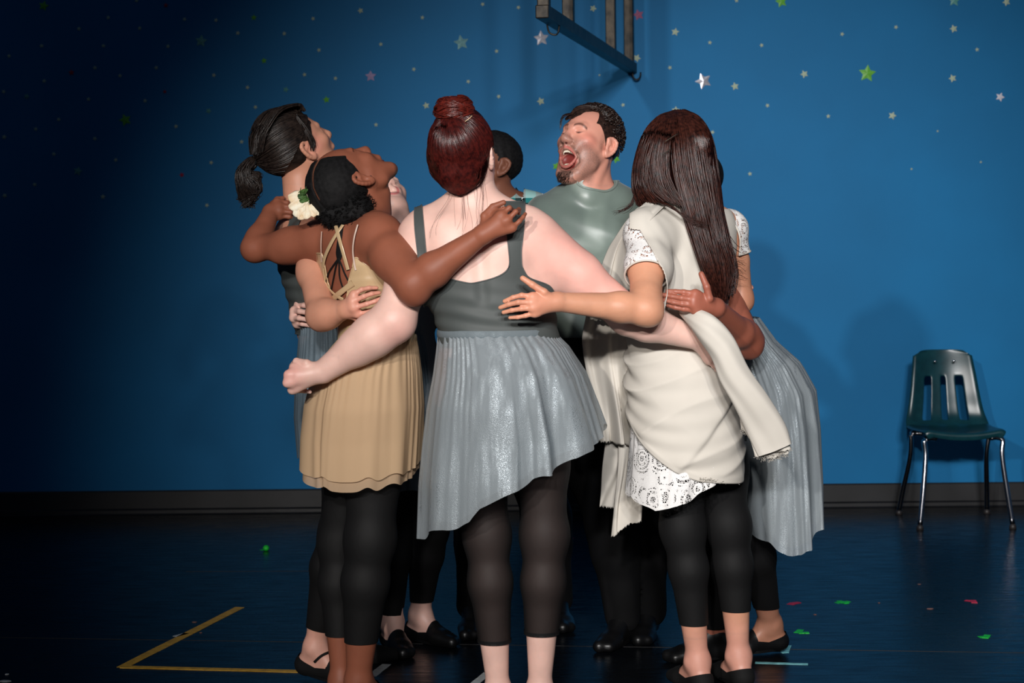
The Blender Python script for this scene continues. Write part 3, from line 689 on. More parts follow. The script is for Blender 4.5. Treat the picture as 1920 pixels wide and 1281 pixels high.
for px in (1020, 1066, 1146, 1180):
    # where along the rail an upright at this pixel column stands
    t = min(np.linspace(0, 1, 400), key=lambda t: abs(PX((pw+(pn-pw)*t)[None])[0][0]-px)); c = pw+(pn-pw)*t; t2 = max(.01, min(.99, t))
    c = pw+(pn-pw)*t2; V, Q = box(c-o0+np.array((0, 0, .62)), (.045, .045, 1.2), Rz); u = add('upright', mesh_any('upright', V, Q), m_st, fr)
    bv = u.modifiers.new('b', 'BEVEL'); bv.width = .004; bv.segments = 2
hk = pw+d*.05+np.array((.008, 0, 0))
V, Q = tube1([hk-o0+np.array((.0, 0, .0)), hk-o0+np.array((.004, 0, -.045)), hk-o0+np.array((.02, 0, -.062)), hk-o0+np.array((.038, 0, -.05)), hk-o0+np.array((.042, 0, -.025))], .0045, 6, 16)
add('hook', mesh_np('hook', V, Q), m_st, fr)
hk = pn-d*.25
V, Q = tube1([hk-o0+np.array((-.03, 0, -.005)), hk-o0+np.array((-.02, 0, -.05)), hk-o0+np.array((.01, 0, -.058)), hk-o0+np.array((.02, 0, -.02))], .004, 6, 16)
add('hook', mesh_np('hook', V, Q), m_st, fr)
# ---------------------------------------------------------------- the chair
m_pl, nt, b = node_mat('dark_teal_plastic', rough=.3); mix_noise(m_pl, nt, b, lin(13, 50, 58), lin(16, 58, 66), 30, 3, .12, 420, dist=.0006)
m_ch = node_mat('chrome', lin(200, 200, 205), .12, Metallic=1.0)[0]; m_gl = node_mat('chair_glide', lin(40, 36, 36), .5)[0]
cz = np.array((2.075, 8.47, 0.0)); ch = empty('school_chair', cz, 'dark teal plastic school chair with chrome legs against the blue wall', 'chair')
nu, nv = 29, 44
side = catmull([(-.205, .405), (-.212, .428), (-.19, .441), (-.08, .436), (.05, .432), (.13, .438), (.172, .47), (.19, .52), (.202, .60), (.222, .70), (.242, .775), (.248, .798)], nv)  # (y, z) front edge -> back top
wid = np.interp(np.linspace(0, 1, nv), [0, .06, .2, .4, .5, .55, .65, .85, .95, 1.0], [.165, .18, .195, .205, .2, .195, .18, .15, .14, .122])
V = np.zeros((nu, nv, 3)); uu = np.linspace(-1, 1, nu)
for j in range(nv):
    t = j/(nv-1); y, z = side[j]; w = wid[j]
    bowl = .022*(uu**2) if t < .45 else .0*uu; dish = -.038*(uu**2) if t > .5 else -.038*(uu**2)*max(0, (t-.42)/.08)
    lip = -.016*np.clip((np.abs(uu)-.86)/.14, 0, 1)**2
    V[:, j, 0] = uu*w; V[:, j, 1] = y+dish+(-lip*1.0 if t > .5 else 0); V[:, j, 2] = z+bowl+(lip if t <= .5 else 0)-(.018*np.abs(uu)**5 if t > .93 else 0)
Q = grid_q(nu, nv); qi = np.arange(len(Q)); gu, gv = qi//(nv-1), qi % (nv-1); keep = np.ones(len(Q), bool)
for c in (7.5, 14, 20.5): keep &= ~((np.abs(gu+.5-c) < 1.1) & (gv >= 23) & (gv <= 33))
me = mesh_np('seat_shell', V.reshape(-1, 3), Q[keep]); sh = add('seat_shell', me, m_pl, ch); s = sh.modifiers.new('t', 'SOLIDIFY'); s.thickness = .006
s = sh.modifiers.new('s', 'SUBSURF'); s.levels = s.render_levels = 2
for x in (-.045, .045):
    V, Q = surf(f_ell((x, .178, .745), (.007, .005, .007)), (x-.02, .16, .72), (x+.02, .2, .77), .002); add('rivet', mesh_np('rivet', V, Q), m_ch, ch)
for sx, xs, fx in ((-1, -.158, -.214), (1, .165, .212)):
    V, Q = tube1([(xs*.8, -.15, .412), (xs*.98, -.152, .414), (xs*1.12, -.155, .40), (xs+(fx-xs)*.3, -.165, .33), (xs+(fx-xs)*.62, -.19, .17), (fx, -.212, .022)], .0125, 12, 30); lg = add('leg', mesh_np('leg', V, Q), m_ch, ch)
    V, Q = tube1([(fx-(fx-xs)*.02, -.2125, .024), (fx, -.213, .014), (fx, -.213, .0)], [.011, .016, .017], 12); add('glide', mesh_np('glide', V, Q), m_gl, lg)
    V, Q = tube1([(xs*.8, .09, .408), (xs*.98, .098, .41), (xs*1.14, .102, .40), (xs+(fx*1.0-xs)*.4, .13, .30), (xs+(fx-xs)*.8, .2, .12), (fx, .235, .022)], .0125, 12, 30); lg = add('leg', mesh_np('leg', V, Q), m_ch, ch, label='chair leg standing in shade')
    V, Q = tube1([(fx, .236, .024), (fx, .237, .014), (fx, .237, .0)], [.011, .016, .017], 12); add('glide', mesh_np('glide', V, Q), m_gl, lg)
    V, Q = tube1([(xs*.8, -.152, .412), (xs*.8, 0, .418), (xs*.8, .092, .41)], .011, 10, 8); add('seat_rail', mesh_np('seat_rail', V, Q), m_gl, ch)
# ================================================================ people
def sk(r, g, b): return np.array(lin(r, g, b)[:3])
def S(px_, Y): return px_/F_PX*Y            # pixels at depth Y -> metres
def paint(V, base, regions):
    """regions: list of (weight array, colour)"""
    c = np.tile(base, (len(V), 1))
    for w, col in regions: c = c*(1-w[:, None])+np.asarray(col)*w[:, None]
    return c
def sph(V, c, r0, r1): d = np.linalg.norm(V-np.asarray(c), axis=1); return np.clip((r1-d)/(r1-r0), 0, 1)
def finish(p, V, Q, mat, base, regions=()):
    me_cols = paint(V, base, regions); o = p.part('body', V, Q, mat, cols=me_cols)
    p.bvh = BVHTree.FromPolygons([Vector(v) for v in V], [tuple(int(i) for i in q) for q in Q]); return o
def leggings(p, lo, hi, hem, top, mat, iso=.004, name='leggings', extra=(), disp=None, tags=('hips', 'leg_a', 'leg_b'), h=.007):
    """hem: function of V giving signed height above the hem"""
    fld = lambda q: p.b(q, tags)
    V, T = shell(fld, lo, hi, h, iso, [hem, lambda V: top-V[:, 2]]+list(extra), disp)
    return p.part(name, V, T, mat)
def shoe(p, ft, mat, side, style='flat', sole=True, straps=False):
    a, d, u = ft['ank'], ft['d'], ft['u']; fld = lambda q: p.b(q, (side,)); gz = ft['gz']
    lo, hi = around([a-d*.08-u*.09, a+d*.2+u*.06], .07)
    along = lambda V: (V-a)@d; hgt = lambda V: (V-a)@u+.085
    top = {'flat': ([-.07, -.03, .02, .06, .09], [.066, .05, .034, .04, .2]), 'boot': ([-.07, .0, .05, .09], [.11, .11, .12, .3])}[style]
    V, T = shell(fld, lo, hi, .004, .0045, [lambda V: np.interp(along(V), *top)-hgt(V)]); o = p.part('shoe', V, T, mat)
    if sole:
        th = np.linspace(0, 2*np.pi, 40, endpoint=False); s = np.cross(d, u)
        L = np.where(np.cos(th) > 0, .098, .0900); W = .032+.007*np.cos(th)
        c = a+d*.055-u*.085; out = c+np.outer(L*np.cos(th)*1.08, d)+np.outer(W*np.sin(th), s)
        V = np.vstack((out, out+u*.009)); n = 40; V[:, 2] = np.maximum(V[:, 2], .0005)
        F4 = [(i, (i+1) % n, n+(i+1) % n, n+i) for i in range(n)]
        me = bpy.data.meshes.new('sole'); me.from_pydata([tuple(v-p.base) for v in V], [], F4+[tuple(range(n))[::-1], tuple(range(n, 2*n))]); me.update()
        add('sole', me, M_SHOE, o)
    return o
def teeth(p, h, mat, gum=None):
    """two arcs of separate small teeth"""
    parts = []
    for sgn, z0, n, yo in ((1, h['uz']-.004, 10, .0), (-1, h['lz']+.006, 8, h['jy']*.9)):
        for i in range(n):
            a = (-1+2*(i+.5)/n)*1.12; x = math.sin(a)*.0215; y = .066+math.cos(a)*.0235+yo; w = .0027-.0006*abs(a)
            zc = z0-sgn*.003+(-.004*sgn)*(1-math.cos(a))
            f = f_ell((x, y, zc), (w, .0024, .0062 if sgn > 0 else .0044)); V, Q = surf(f, (x-.006, y-.006, zc-.008), (x+.006, y+.006, zc+.008), .0011, B=3); parts.append((V, Q))
    V, Q = join(parts); o = p.part('teeth', h['O']+(V*h['s'])@h['R'].T, Q, mat); o['kind'] = 'stuff'; return o
M_TOOTH = node_mat('teeth', lin(225, 215, 195), .25)[0]; M_TONGUE = node_mat('tongue', lin(190, 90, 90), .3)[0]
def tape_edge(V, T):  # boundary edges of a triangle mesh as ordered loops
    e = np.sort(np.vstack((T[:, [0, 1]], T[:, [1, 2]], T[:, [2, 0]])), 1); u, c = np.unique(e, axis=0, return_counts=True); return u[c == 1]
def piping(p, V, T, r, mat, parent, sel=None, name='piping'):
    """thin rolled edge along the open rims of a garment"""
    E = tape_edge(V, T); nb = {}
    for a, b in E: nb.setdefault(int(a), []).append(int(b)); nb.setdefault(int(b), []).append(int(a))
    seen = set(); parts = []
    for s0 in list(nb):
        if s0 in seen: continue
        lp = [s0]; seen.add(s0); cur = s0
        while True:
            nx = [q for q in nb[cur] if q not in seen]
            if not nx: break
            cur = nx[0]; seen.add(cur); lp.append(cur)
        if len(lp) < 12: continue
        L = V[lp]
        for _ in range(4): L = (np.roll(L, 1, 0)+2*L+np.roll(L, -1, 0))/4
        if sel is not None and not sel(L): continue
        L = np.vstack((L[::2], L[:1])); V2, Q2 = tubes(L[None], np.full((1, len(L)), r), 6); p.part(name, V2, Q2, mat, parent=parent)
M_PIPE = cloth('leotard_binding', lin(84, 88, 87), .5, .9, .1)
# ---------------------------------------------------------------- centre woman, red bun
def person_red():
    Y = 5.05; p = Person(P(945, 1340, Y), 'person with auburn hair in a high bun, grey scoop-back leotard and silver skirt, back turned'); b = p.b
    secs = [(P(960, 850, Y), .08, .08), (P(955, 830, Y), .155, .11), (P(948, 790, Y), .198, .135), (P(950, 730, Y), .203, .135), (P(946, 680, Y), .19, .13), (P(936, 636, Y), .160, .122),
            (P(930, 600, Y), .163, .118), (P(918, 550, Y), .175, .118), (P(910, 500, Y), .176, .115), (P(902, 455, Y), .178, .11), (P(895, 420, Y), .165, .095), (P(890, 397, Y), .10, .07), (P(887, 380, Y), .06, .055)]
    b.add(f_torso(secs, .03), .03, 'hips')
    for x in (905, 990): b.ell(P(x, 750, Y-.06), (.095, .08, .10), .05, 'hips')
    # shoulder blades, trapezius, neck
    b.cap(P(886, 300, Y+.02), P(888, 405, Y), .056, .06, .03, 'neck')
    for a, c in ((P(880, 378, Y), P(800, 418, Y-.01)), (P(892, 378, Y), P(985, 415, Y-.01))): b.cap(a, c, .035, .045, .05, 'neck')
    for x in (845, 950): b.ell(P(x, 455, Y-.075), (.05, .03, .07), .05, 'hips')
    b.cap(P(893, 410, Y-.118), P(905, 560, Y-.13), .008, .008, .035, 'hips', sub=True)
    b.ell(P(905, 540, Y+.12), (.15, .08, .10), .05, 'hips')
    # right arm runs out to the long-haired woman's waist
    sR = P(1003, 450, Y-.01); eR = P(1178, 592, Y+.02); wR = P(1305, 636, Y+.06)
    arm(b, sR, eR, wR, .067, .052, .030, 'arm_r'); b.ell(P(1035, 485, Y-.0), (.068,)*3, .04, 'arm_r')
    auto_hand(b, wR, (.75, .10, -.65), (0, -1, .1), 'hand_r', .3, .85, .024, -1)
    sL = P(792, 448, Y-.01); eL = P(738, 602, Y-.07); wL = P(606, 697, Y-.04)
    arm(b, sL, eL, wL, .062, .056, .033, 'arm_l', 1.0); b.cap(eL, P(672, 650, Y-.06), .05, .048, .03, 'arm_l')
    YH = Y-.05
    kn = [P(551, 690, YH+.01), P(541, 703, YH-.01), P(539, 718, YH-.01), P(548, 731, YH+.01)]
    fg = [[k+np.array((.002, .035, -.006)), k+np.array((.03, .05, -.008)), k+np.array((.045, .04, -.01))] for k in kn]
    hand(b, wL, kn, fg, [P(575, 682, YH), P(556, 678, YH+.02), P(548, 686, YH+.05)], .03, 'hand_l', .0088, .014)
    # legs
    aL, aR = P(934, 1297, Y+.02), P(1012, 1296, Y+.02)
    leg(b, P(902, 800, Y), P(913, 1003, Y+.01), aL, .068, .055, .055, .0295, 'leg_a'); leg(b, P(1014, 800, Y), P(1021, 1003, Y+.01), aR, .071, .057, .055, .030, 'leg_b')
    f1 = foot(b, aL, (-.1, 1, 0), 'foot_a'); f2 = foot(b, aR, (.25, 1, 0), 'foot_b')
    # head seen from behind
    hd = head(b, P(868, 291, Y-.02), frame((.2, .96, .2), (1, -.2, .05)), 1.0)
    lo, hi = P(520, 1345, Y)-np.array((0, .35, .1)), P(1400, 200, Y)+np.array((0, .45, .05))
    boxes = [(*around([wL, kn[1], kn[3]], .05), .003), (*around([P(925, 300, Y)], .06), .0028)]
    V, Q = fine_body(b, boxes, lo, hi, .0065)
    base = sk(228, 186, 172); red = sk(232, 150, 140)
    finish(p, V, Q, M_SKIN, base, [(sph(V, P(1060, 470, Y-.06), .03, .14)*.45, red), (sph(V, P(1130, 530, Y), .03, .15)*.4, red), (sph(V, P(925, 310, Y), .01, .05)*.5, red), (sph(V, kn[1], .01, .06)*.5, red), (sph(V, P(745, 620, Y-.1), .02, .07)*.3, red)])
    # leotard
    PXY = lambda V: PX(V)
    def neck(V):   # scoop at the back, round neckline in front
        x, y = PX(V); back = V[:, 1] < Y+.0
        cx = ci(y, [380, 470, 540], [868, 876, 884]); q = np.clip((y-470)/62., 0, 2); w = 78.*(1-q**4.5); fb = np.abs(x-cx)-w
        return np.where(back, fb, np.maximum(fb, y-470.))
    dl = lambda V: b(V.astype(np.float32), ('arm_r', 'arm_l'))
    def holes(V):
        x, y = PX(V); r = ci(y, [380, 430, 470, 500, 522, 534, 560, 640], [984, 982, 977, 978, 990, 1030, 1047, 1060]); l = ci(y, [380, 400, 430, 500, 540, 600, 640], [779, 777, 778, 786, 788, 800, 812])
        return np.minimum(r-x, x-l)
    fs = [neck, holes, lambda V: V[:, 2]-(P(930, 648, Y)[2]), lambda V: PX(V)[1]-378]
    folds = lambda V: (.0035*np.sin((V[:, 2]*2.4+.25*V[:, 0])*60+2*wob(V, 9, 3))*np.clip((P(0, 520, Y)[2]-V[:, 2])/.1, 0, 1)*(.4+.6*np.clip(wob(V, 11, 5)+.4, 0, 1)))
    tr = lambda q: b(q, ('hips', 'neck', 'arm_r', 'arm_l'))
    V, T = shell(tr, lo+np.array((.3, 0, .5)), hi-np.array((.3, 0, 0)), .006, .0045, fs, folds)
    le = p.part('leotard', V, T, M_LEO); piping(p, V, T, .0022, M_PIPE, le, lambda L: L[:, 2].max() > 1.25)
    # sheer leggings
    hemz = lambda V: np.where(PX(V)[0] < 967, V[:, 2]-P(920, 1206, Y)[2], V[:, 2]-P(1012, 1190, Y)[2])
    lg = leggings(p, lo+np.array((.3, .1, 0)), np.array((hi[0]-.2, hi[1], P(960, 800, Y)[2])), hemz, P(960, 810, Y)[2], M_SHEER, .0045)
    for (cx, cy) in ((924, 1206), (1012, 1190)):
        z = P(cx, cy, Y)[2]; f = lambda V: np.minimum(V[:, 2]-z, z+.011-V[:, 2])
        V, T = shell(lambda q: b(q, ('leg_a' if cx < 967 else 'leg_b',)), np.array((P(cx, cy, Y)[0]-.1, Y-.15, z-.03)), np.array((P(cx, cy, Y)[0]+.1, Y+.15, z+.04)), .004, .0065, [f]); p.part('cuff', V, T, M_TIGHT, parent=lg)
    for ft, sd in ((f1, 'foot_a'), (f2, 'foot_b')): shoe(p, ft, M_SHOE, sd)
    # skirt
    lv = [(624, 822, 1040, Y, .138), (650, 819, 1066, Y, .165), (700, 812, 1098, Y, .20), (760, 800, 1120, Y, .215), (820, 792, 1140, Y, .21), (900, 784, 1150, Y, .22), (1010, 780, 1155, Y, .22)]
    hem = [(0, 800), (40, 830), (90, 930), (135, 990), (180, 1004), (200, 998), (225, 975), (243, 962), (250, 935), (275, 890), (300, 858), (330, 822)]
    skirt(p, 'skirt', lv, hem, 9, .032, 3, [M_TULLE, M_TULLE_IN], sharp=.6)
    V, Q = skirt_band(p, lv[0], .012, Y); p.part('waistband', V, Q, M_TULLE_IN)
    # hair: swept up from nape and temples to the bun
    H, R = hd['O'], hd['R']; c = H+R@np.array((0, -.012, .033)); rad = np.array((.087, .106, .098)); bd = nrm((-.16, -.42, 1.0))
    bun = P(852, 207, Y-.07)
    f_h = Field(); f_h.ell(c, rad*.985, .01, 'h', R); f_h.ell(P(862, 232, Y-.05), (.055, .05, .04), .03, 'h')
    f_h.ell(H+R@np.array((0, -.052, -.05)), (.06, .048, .045), .05, 'h', R)
    f_h.ell(H+R@np.array((-.068, -.012, -.012)), (.026, .045, .05), .03, 'h', R)
    lo2, hi2 = around([c], .16)
    cut = lambda V: (lambda q: np.minimum(q[:, 2]+.105-.35*np.abs(q[:, 0]), .058-q[:, 1]+.6*np.maximum(q[:, 2], 0)+np.where(q[:, 0] > .05, np.clip(q[:, 2]-.012, -.04, 0)*1.2, 0)))(to_head(V, hd))
    V, T = shell(f_h, lo2, hi2, .004, 0, [cut]); hr = p.part('hair', V, T, M_HAIR_CAP); hb = bvh_of(hr, p.base)
    gs = []
    for a in np.linspace(-2.5, 2.5, 34):   # around the hairline
        el_ = -1.5+.75*abs(a)**1.3 if abs(a) < 1.5 else (-.22+.35*(abs(a)-1.5) if a > 0 else -.75+.5*(abs(a)-1.5))
        st = nrm((math.sin(a), -math.cos(a), el_)); D = slerp(st, bd, 9); L = on_ell(c, rad*1.012, R, D)
        L[-1] = P(860, 226, Y-.06)+R@np.array((math.sin(a)*.03, -math.cos(a)*.03, 0))
        if abs(a) < 1.6: L = np.vstack((H+R@np.array((math.sin(a)*.052, -.050-math.cos(a)*.034, -.098+.02*abs(a))), L))
        gs.append(np.vstack([L[:1]]*0+[catmull(L, 10)]))
    V, Q = strands(gs, 2200, .0016, .0022, .0010, 4, 18, .0015, 5, hug=(hb, .0012)); p.part('swept_strands', V, Q, M_HAIR_RED, parent=hr)
    # bun
    fb = f_ell(bun, (.052, .05, .040)); V, Q = surf(fb, bun-.08, bun+.08, .004); bo = p.part('hair_bun', V, Q, M_BUN_RED)
    gs = []
    for k in range(26):
        t = k/25; a0 = k*.8; tilt = -.9+1.8*t; pts = []
        for j in range(9):
            a = a0+j/8*3.4; ph = tilt*(1-.25*j/8)+.35*math.sin(a*1.3+k)
            pts.append(bun+np.array((.0535*math.cos(a)*math.cos(ph), .0515*math.sin(a)*math.cos(ph), .0415*math.sin(ph))))
        gs.append(pts)
    V, Q = tubes(np.concatenate([np.array([catmull(g, 22) for g in gs])+np.random.RandomState(k).normal(size=(len(gs), 1, 3))*.0022 for k in range(16)]), np.full((26*16, 22), .0014), 4)
    p.part('coiled_strands', V, Q, M_BUN_RED, parent=bo)
    # loose wisps at the nape
    gs = [[P(x, 330, Y-.06), P(x+4, 370, Y-.075), P(x+dx, 410, Y-.105), P(x+dx-6, 445, Y-.115)] for x, dx in ((905, -2), (898, 4), (850, 12), (880, 8), (845, -10), (838, -25))]
    V, Q = strands(gs, 18, .005, .0004, .0002, 9, 16, .008, 7, .006); p.part('wisps', V, Q, M_HAIR_RED, parent=hr)
    V, Q = tube1([P(872, 228, Y-.13), P(880, 222, Y-.13), P(885, 217, Y-.125)], .0012, 5, 8); p.part('hair_pin', V, Q, M_SATIN, parent=hr)
    return p
def skirt_band(p, lv, h, Y):
    py, xl, xr, Yc, hd = lv; c = P((xl+xr)/2, py, Yc); hw = (xr-xl)/2/F_PX*Yc+.001; th = np.linspace(0, 2*np.pi, 90, endpoint=False)
    V = np.stack([np.stack((c[0]+(hw+r)*np.cos(th), c[1]+(hd+r)*np.sin(th), np.full(90, c[2]+z)), 1) for r, z in ((0, h), (.003, h*.7), (.004, 0), (.003, -h*.7), (0, -h))], 1).reshape(-1, 3)
    return V, grid_q(90, 5, True)
person_red()
def garment(p, tags, lo, hi, h, iso, fs, mat, name, disp=None, label=None, pipe=None, psel=None, solid=0, pr=.002):
    V, T = shell(lambda q: p.b(q, tags), lo, hi, h, iso, fs, disp); o = p.part(name, V, T, mat, label, solid)
    if pipe: piping(p, V, T, pr, pipe, o, psel)
    return o
def hair_cap(p, hd, mat, grow, name='hair', h=.004, line=None, extra=(), noise=0, nscale=60, label=None):
    H, R = hd['O'], hd['R']; f = Field(); f.ell(H+R@np.array((0, -.014, .036))*hd['s'], (np.array((.075, .096, .084))*hd['s']+grow), .01, 'h', R)
    for c, r, k in extra: f.ell(H+R@np.array(c)*hd['s'], np.array(r), k, 'h', R)
    lo, hi = around([H+R@np.array((0, -.01, .02))], .2)
    line = line or (lambda q: np.minimum(q[:, 2]+.075-.6*(q[:, 1]+.03), .062-.55*np.maximum(-q[:, 2]+.05, 0)*2-q[:, 1]))
    V, T = shell(f, lo, hi, h, 0, [lambda V: line(to_head(V, hd))], (lambda V: noise*wob(V, nscale, 3)) if noise else None)
    return p.part(name, V, T, mat, label)
def side_line(q, front=.062, ear=.0, nape=-.075):
    """hairline of swept-back hair: forehead, round the ear, nape"""
    ax = np.abs(q[:, 0]); y, z = q[:, 1], q[:, 2]
    lim = np.where(z > .045, front-.25*(z-.045), np.where(z > -.01, front-.045*np.clip((.045-z)/.055, 0, 1)-.012, -.022-.25*np.clip(-.01-z, 0, 1)))
    return np.minimum(lim-y, z-nape)
# ---------------------------------------------------------------- woman in the tan dress, head thrown back
def person_tan():
    Y = 5.20; p = Person(P(675, 1332, Y), 'person with coily dark hair in a low puff, tan mesh dress, head thrown back'); b = p.b; yaw = .95
    secs = [(P(690, 872, Y), .08, .08), (P(688, 840, Y), .13, .12), (P(684, 790, Y), .135, .12), (P(684, 740, Y), .138, .122), (P(700, 690, Y), .135, .118), (P(706, 640, Y), .112, .095), (P(702, 590, Y), .112, .095),
            (P(690, 540, Y), .125, .10), (P(675, 490, Y), .14, .10), (P(662, 450, Y), .148, .092), (P(660, 425, Y), .13, .075), (P(665, 408, Y), .07, .055)]
    b.add(f_torso(secs, -yaw), .03, 'hips'); b.ell(P(668, 770, Y-.04), (.095, .10, .10), .06, 'hips'); b.ell(P(725, 500, Y+.05), (.07, .07, .06), .05, 'hips')
    hc = np.array(P(657, 345, Y+.0)); R = frame((.1, .36, .93), (.42, -.87, .2)); b.cap(hc+R@np.array((0, -.03, -.04)), P(690, 400, Y+.01), .052, .05, .03, 'neck'); b.cap(P(712, 365, Y+.03), P(700, 425, Y+.01), .03, .045, .035, 'neck')
    hd = head(b, hc, R, 1.02, .014, nose=1.0)
    b.cap(P(690, 405, Y), P(705, 430, Y-.09), .035, .04, .05, 'neck'); b.cap(P(660, 405, Y), P(615, 440, Y+.06), .03, .04, .05, 'neck')
    # right arm over the red-haired woman's shoulder
    s, e, w = P(712, 447, Y-.12), P(775, 533, Y-.28), P(905, 440, Y-.33)
    arm(b, s, e, w, .062, .046, .0255, 'arm_r'); b.ell(P(777, 552, Y-.28), (.03,)*3, .03, 'arm_r'); b.cap(P(735, 480, Y-.19), e, .058, .045, .02, 'arm_r')
    Yh = Y-.335
    kn = [P(928, 399, Yh+.03), P(941, 402, Yh-.005), P(952, 412, Yh-.012), P(961, 427, Yh-.005)]
    fg = [[P(945, 392, Yh+.04), P(950, 392, Yh+.07), P(948, 400, Yh+.09)], [P(955, 390, Yh+.0), P(960, 394, Yh+.035), P(959, 402, Yh+.06)],
          [P(967, 397, Yh-.012), P(973, 393, Yh+.02), P(973, 400, Yh+.045)], [P(974, 415, Yh-.002), P(981, 407, Yh+.008), P(985, 401, Yh+.02)]]
    hand(b, w, kn, fg, [P(908, 405, Yh+.02), P(924, 388, Yh+.03), P(944, 380, Yh+.03)], .026, 'hand_r', .0078, .0125)
    # left arm round the ponytailed woman's neck
    s2, e2, w2 = P(606, 452, Y+.07), P(478, 466, Y+.17), P(508, 398, Y+.26)
    arm(b, s2, e2, w2, .050, .037, .025, 'arm_l'); b.cap(P(590, 452, Y+.06), P(530, 468, Y+.12), .05, .042, .03, 'arm_l')
    kn = [P(520, 378, Y+.27), P(524, 386, Y+.26), P(526, 396, Y+.255), P(524, 405, Y+.26)]
    fg = [[k+np.array((.03, .0, -.004)), k+np.array((.045, .02, -.008)), k+np.array((.05, .035, -.012))] for k in kn]
    hand(b, w2, kn, fg, [P(512, 383, Y+.28), P(520, 374, Y+.29), P(530, 372, Y+.3)], .024, 'hand_l', .0078, .0115)
    aL, aR = P(640, 1278, Y+.07), P(672, 1276, Y-.0)
    leg(b, P(672, 800, Y+.05), P(636, 1015, Y+.10), aL, .080, .052, .050, .028, 'leg_a', (-.5, -.8, 0)); leg(b, P(704, 800, Y-.03), P(694, 1010, Y-.04), aR, .086, .063, .062, .034, 'leg_b', (-.3, -.9, 0))
    f1 = foot(b, aL, (.6, .8, 0), 'foot_a'); f2 = foot(b, aR, (.6, .6, 0), 'foot_b')
    lo, hi = P(440, 1340, Y)-np.array((0, .45, .06)), P(1005, 230, Y)+np.array((0, .4, .0))
    boxes = [(*around([hc+R@np.array((0, .03, -.02))], .125), .0022), (*around(kn+[w2], .045), .003), (*around([w, P(928, 386, Yh), P(985, 420, Yh+.04)], .04), .0024)]
    V, Q = fine_body(b, boxes, lo, hi, .0065)
    L = lambda *c: hc+R@np.array(c)
    base = sk(142, 84, 63); q = to_head(V, hd)
    br = np.clip(1-np.abs(q[:, 2]-.0235+.25*(np.abs(q[:, 0])-.03)**2*30)/.004, 0, 1)*(np.abs(np.abs(q[:, 0])-.032) < .02)*(q[:, 1] > .055)
    lips = np.clip(1.4-np.abs(np.hypot(q[:, 0]/1.0, (q[:, 2]-hd['cz'])/1.1)-.027)/.006, 0, 1)*(q[:, 1] > .066)*(np.abs(q[:, 0]) < .033)*((q[:, 2] < -.05) & (q[:, 2] > -.115))
    dark = np.clip(to_head(V, hd)[:, 1]*0+((q[:, 1] < -.02) & (q[:, 2] > -.06)), 0, 1)*.0
    mk = sum(np.clip(1.3-np.linalg.norm((q-np.array(m))/np.array((.006, .012, .0022)), axis=1), 0, 1) for m in ((.047, .067, -.010), (.043, .07, -.019), (.05, .06, -.027)))
    finish(p, V, Q, M_SKIN_D, base, [(np.clip(br, 0, 1)*.85, sk(25, 15, 12)), (lips*.9, sk(120, 12, 28)), (np.clip(mk, 0, 1)*.9, sk(110, 25, 70)), (sph(V, P(775, 560, Y-.28), .02, .06)*.35, sk(120, 62, 45))])
    teeth(p, hd, M_TOOTH)
    V, Q = surf(f_ell(L(.0835, .003, -.03), (.003,)*3), L(.0835, .003, -.03)-.006, L(.0835, .003, -.03)+.006, .0008); p.part('ear_stud', V, Q, m_ch)
    # hair: smooth parted cap and coily low puff
    lnf = lambda q: side_line(q, .052, 0, -.085)
    part = lambda q: None
    H = hc; f = Field(); f.ell(L(0, -.016, .036), (.089, .108, .096), .01, 'h', R); 
    l2, h2 = around([hc+R@np.array((0, -.02, .02))], .21)
    groove = lambda V: -.003*np.exp(-((to_head(V, hd)[:, 0]-.03)/.0035)**2)+.0012*wob(V, 160, 4)
    V, T = shell(f, l2, h2, .0035, 0, [lambda V: lnf(to_head(V, hd))], groove); q = to_head(V, hd)
    pl = np.exp(-((q[:, 0]-.03+.05*q[:, 1])/.0022)**2)*(q[:, 1] > -.085)
    mhair = M_HAIR_BLK.copy(); mhair.name = 'coily_hair_with_parting'; nt = mhair.node_tree; at = N(nt, 'ShaderNodeAttribute', attribute_name='Col'); pb = nt.nodes['Principled BSDF']
    src = pb.inputs['Base Color'].links[0].from_socket; mx = N(nt, 'ShaderNodeMix', data_type='RGBA'); sp = N(nt, 'ShaderNodeSeparateColor'); nt.links.new(at.outputs[0], sp.inputs[0]); nt.links.new(sp.outputs[0], mx.inputs[0])
    nt.links.new(src, mx.inputs[6]); mx.inputs[7].default_value = lin(150, 92, 66); nt.links.new(mx.outputs[2], pb.inputs['Base Color'])
    hr = p.part('hair', V, T, mhair, cols=np.repeat(pl[:, None], 3, 1)*.75)
    f = Field(); f.ell(P(668, 395, Y-.06), (.052, .048, .048), .02); f.ell(P(632, 398, Y-.05), (.05, .045, .048), .03); f.ell(P(612, 385, Y-.03), (.04, .04, .045), .03)
    l3, h3 = around([P(650, 395, Y-.05)], .13); V, Q = surf(f, l3, h3, .0035); V = V+normals(V, tri(Q))*(.0035*wob(V, 120, 6))[:, None]; p.part('puff_core', V, Q, M_HAIR_BLK, parent=hr)
    gs = []; r = np.random.RandomState(2); C = P(668, 395, Y-.06); paths = []
    for k in range(1500):
        d = nrm(r.normal(size=3)); c0, rad = ((C, .054), (P(632, 398, Y-.05), .051), (P(612, 385, Y-.03), .043))[k % 3]
        t = np.linspace(0, 1, 7)[:, None]; ax = nrm(r.normal(size=3)); bx = np.cross(ax, d); pos = c0+d*(rad*.86+.014*t)+.0035*(np.cos(t*8+k)*bx+np.sin(t*8+k)*ax); paths.append(pos)
    V, Q = tubes(np.array(paths), np.full((1500, 7), .0009), 3); p.part('coily_puff', V, Q, M_HAIR_BLK, parent=hr)
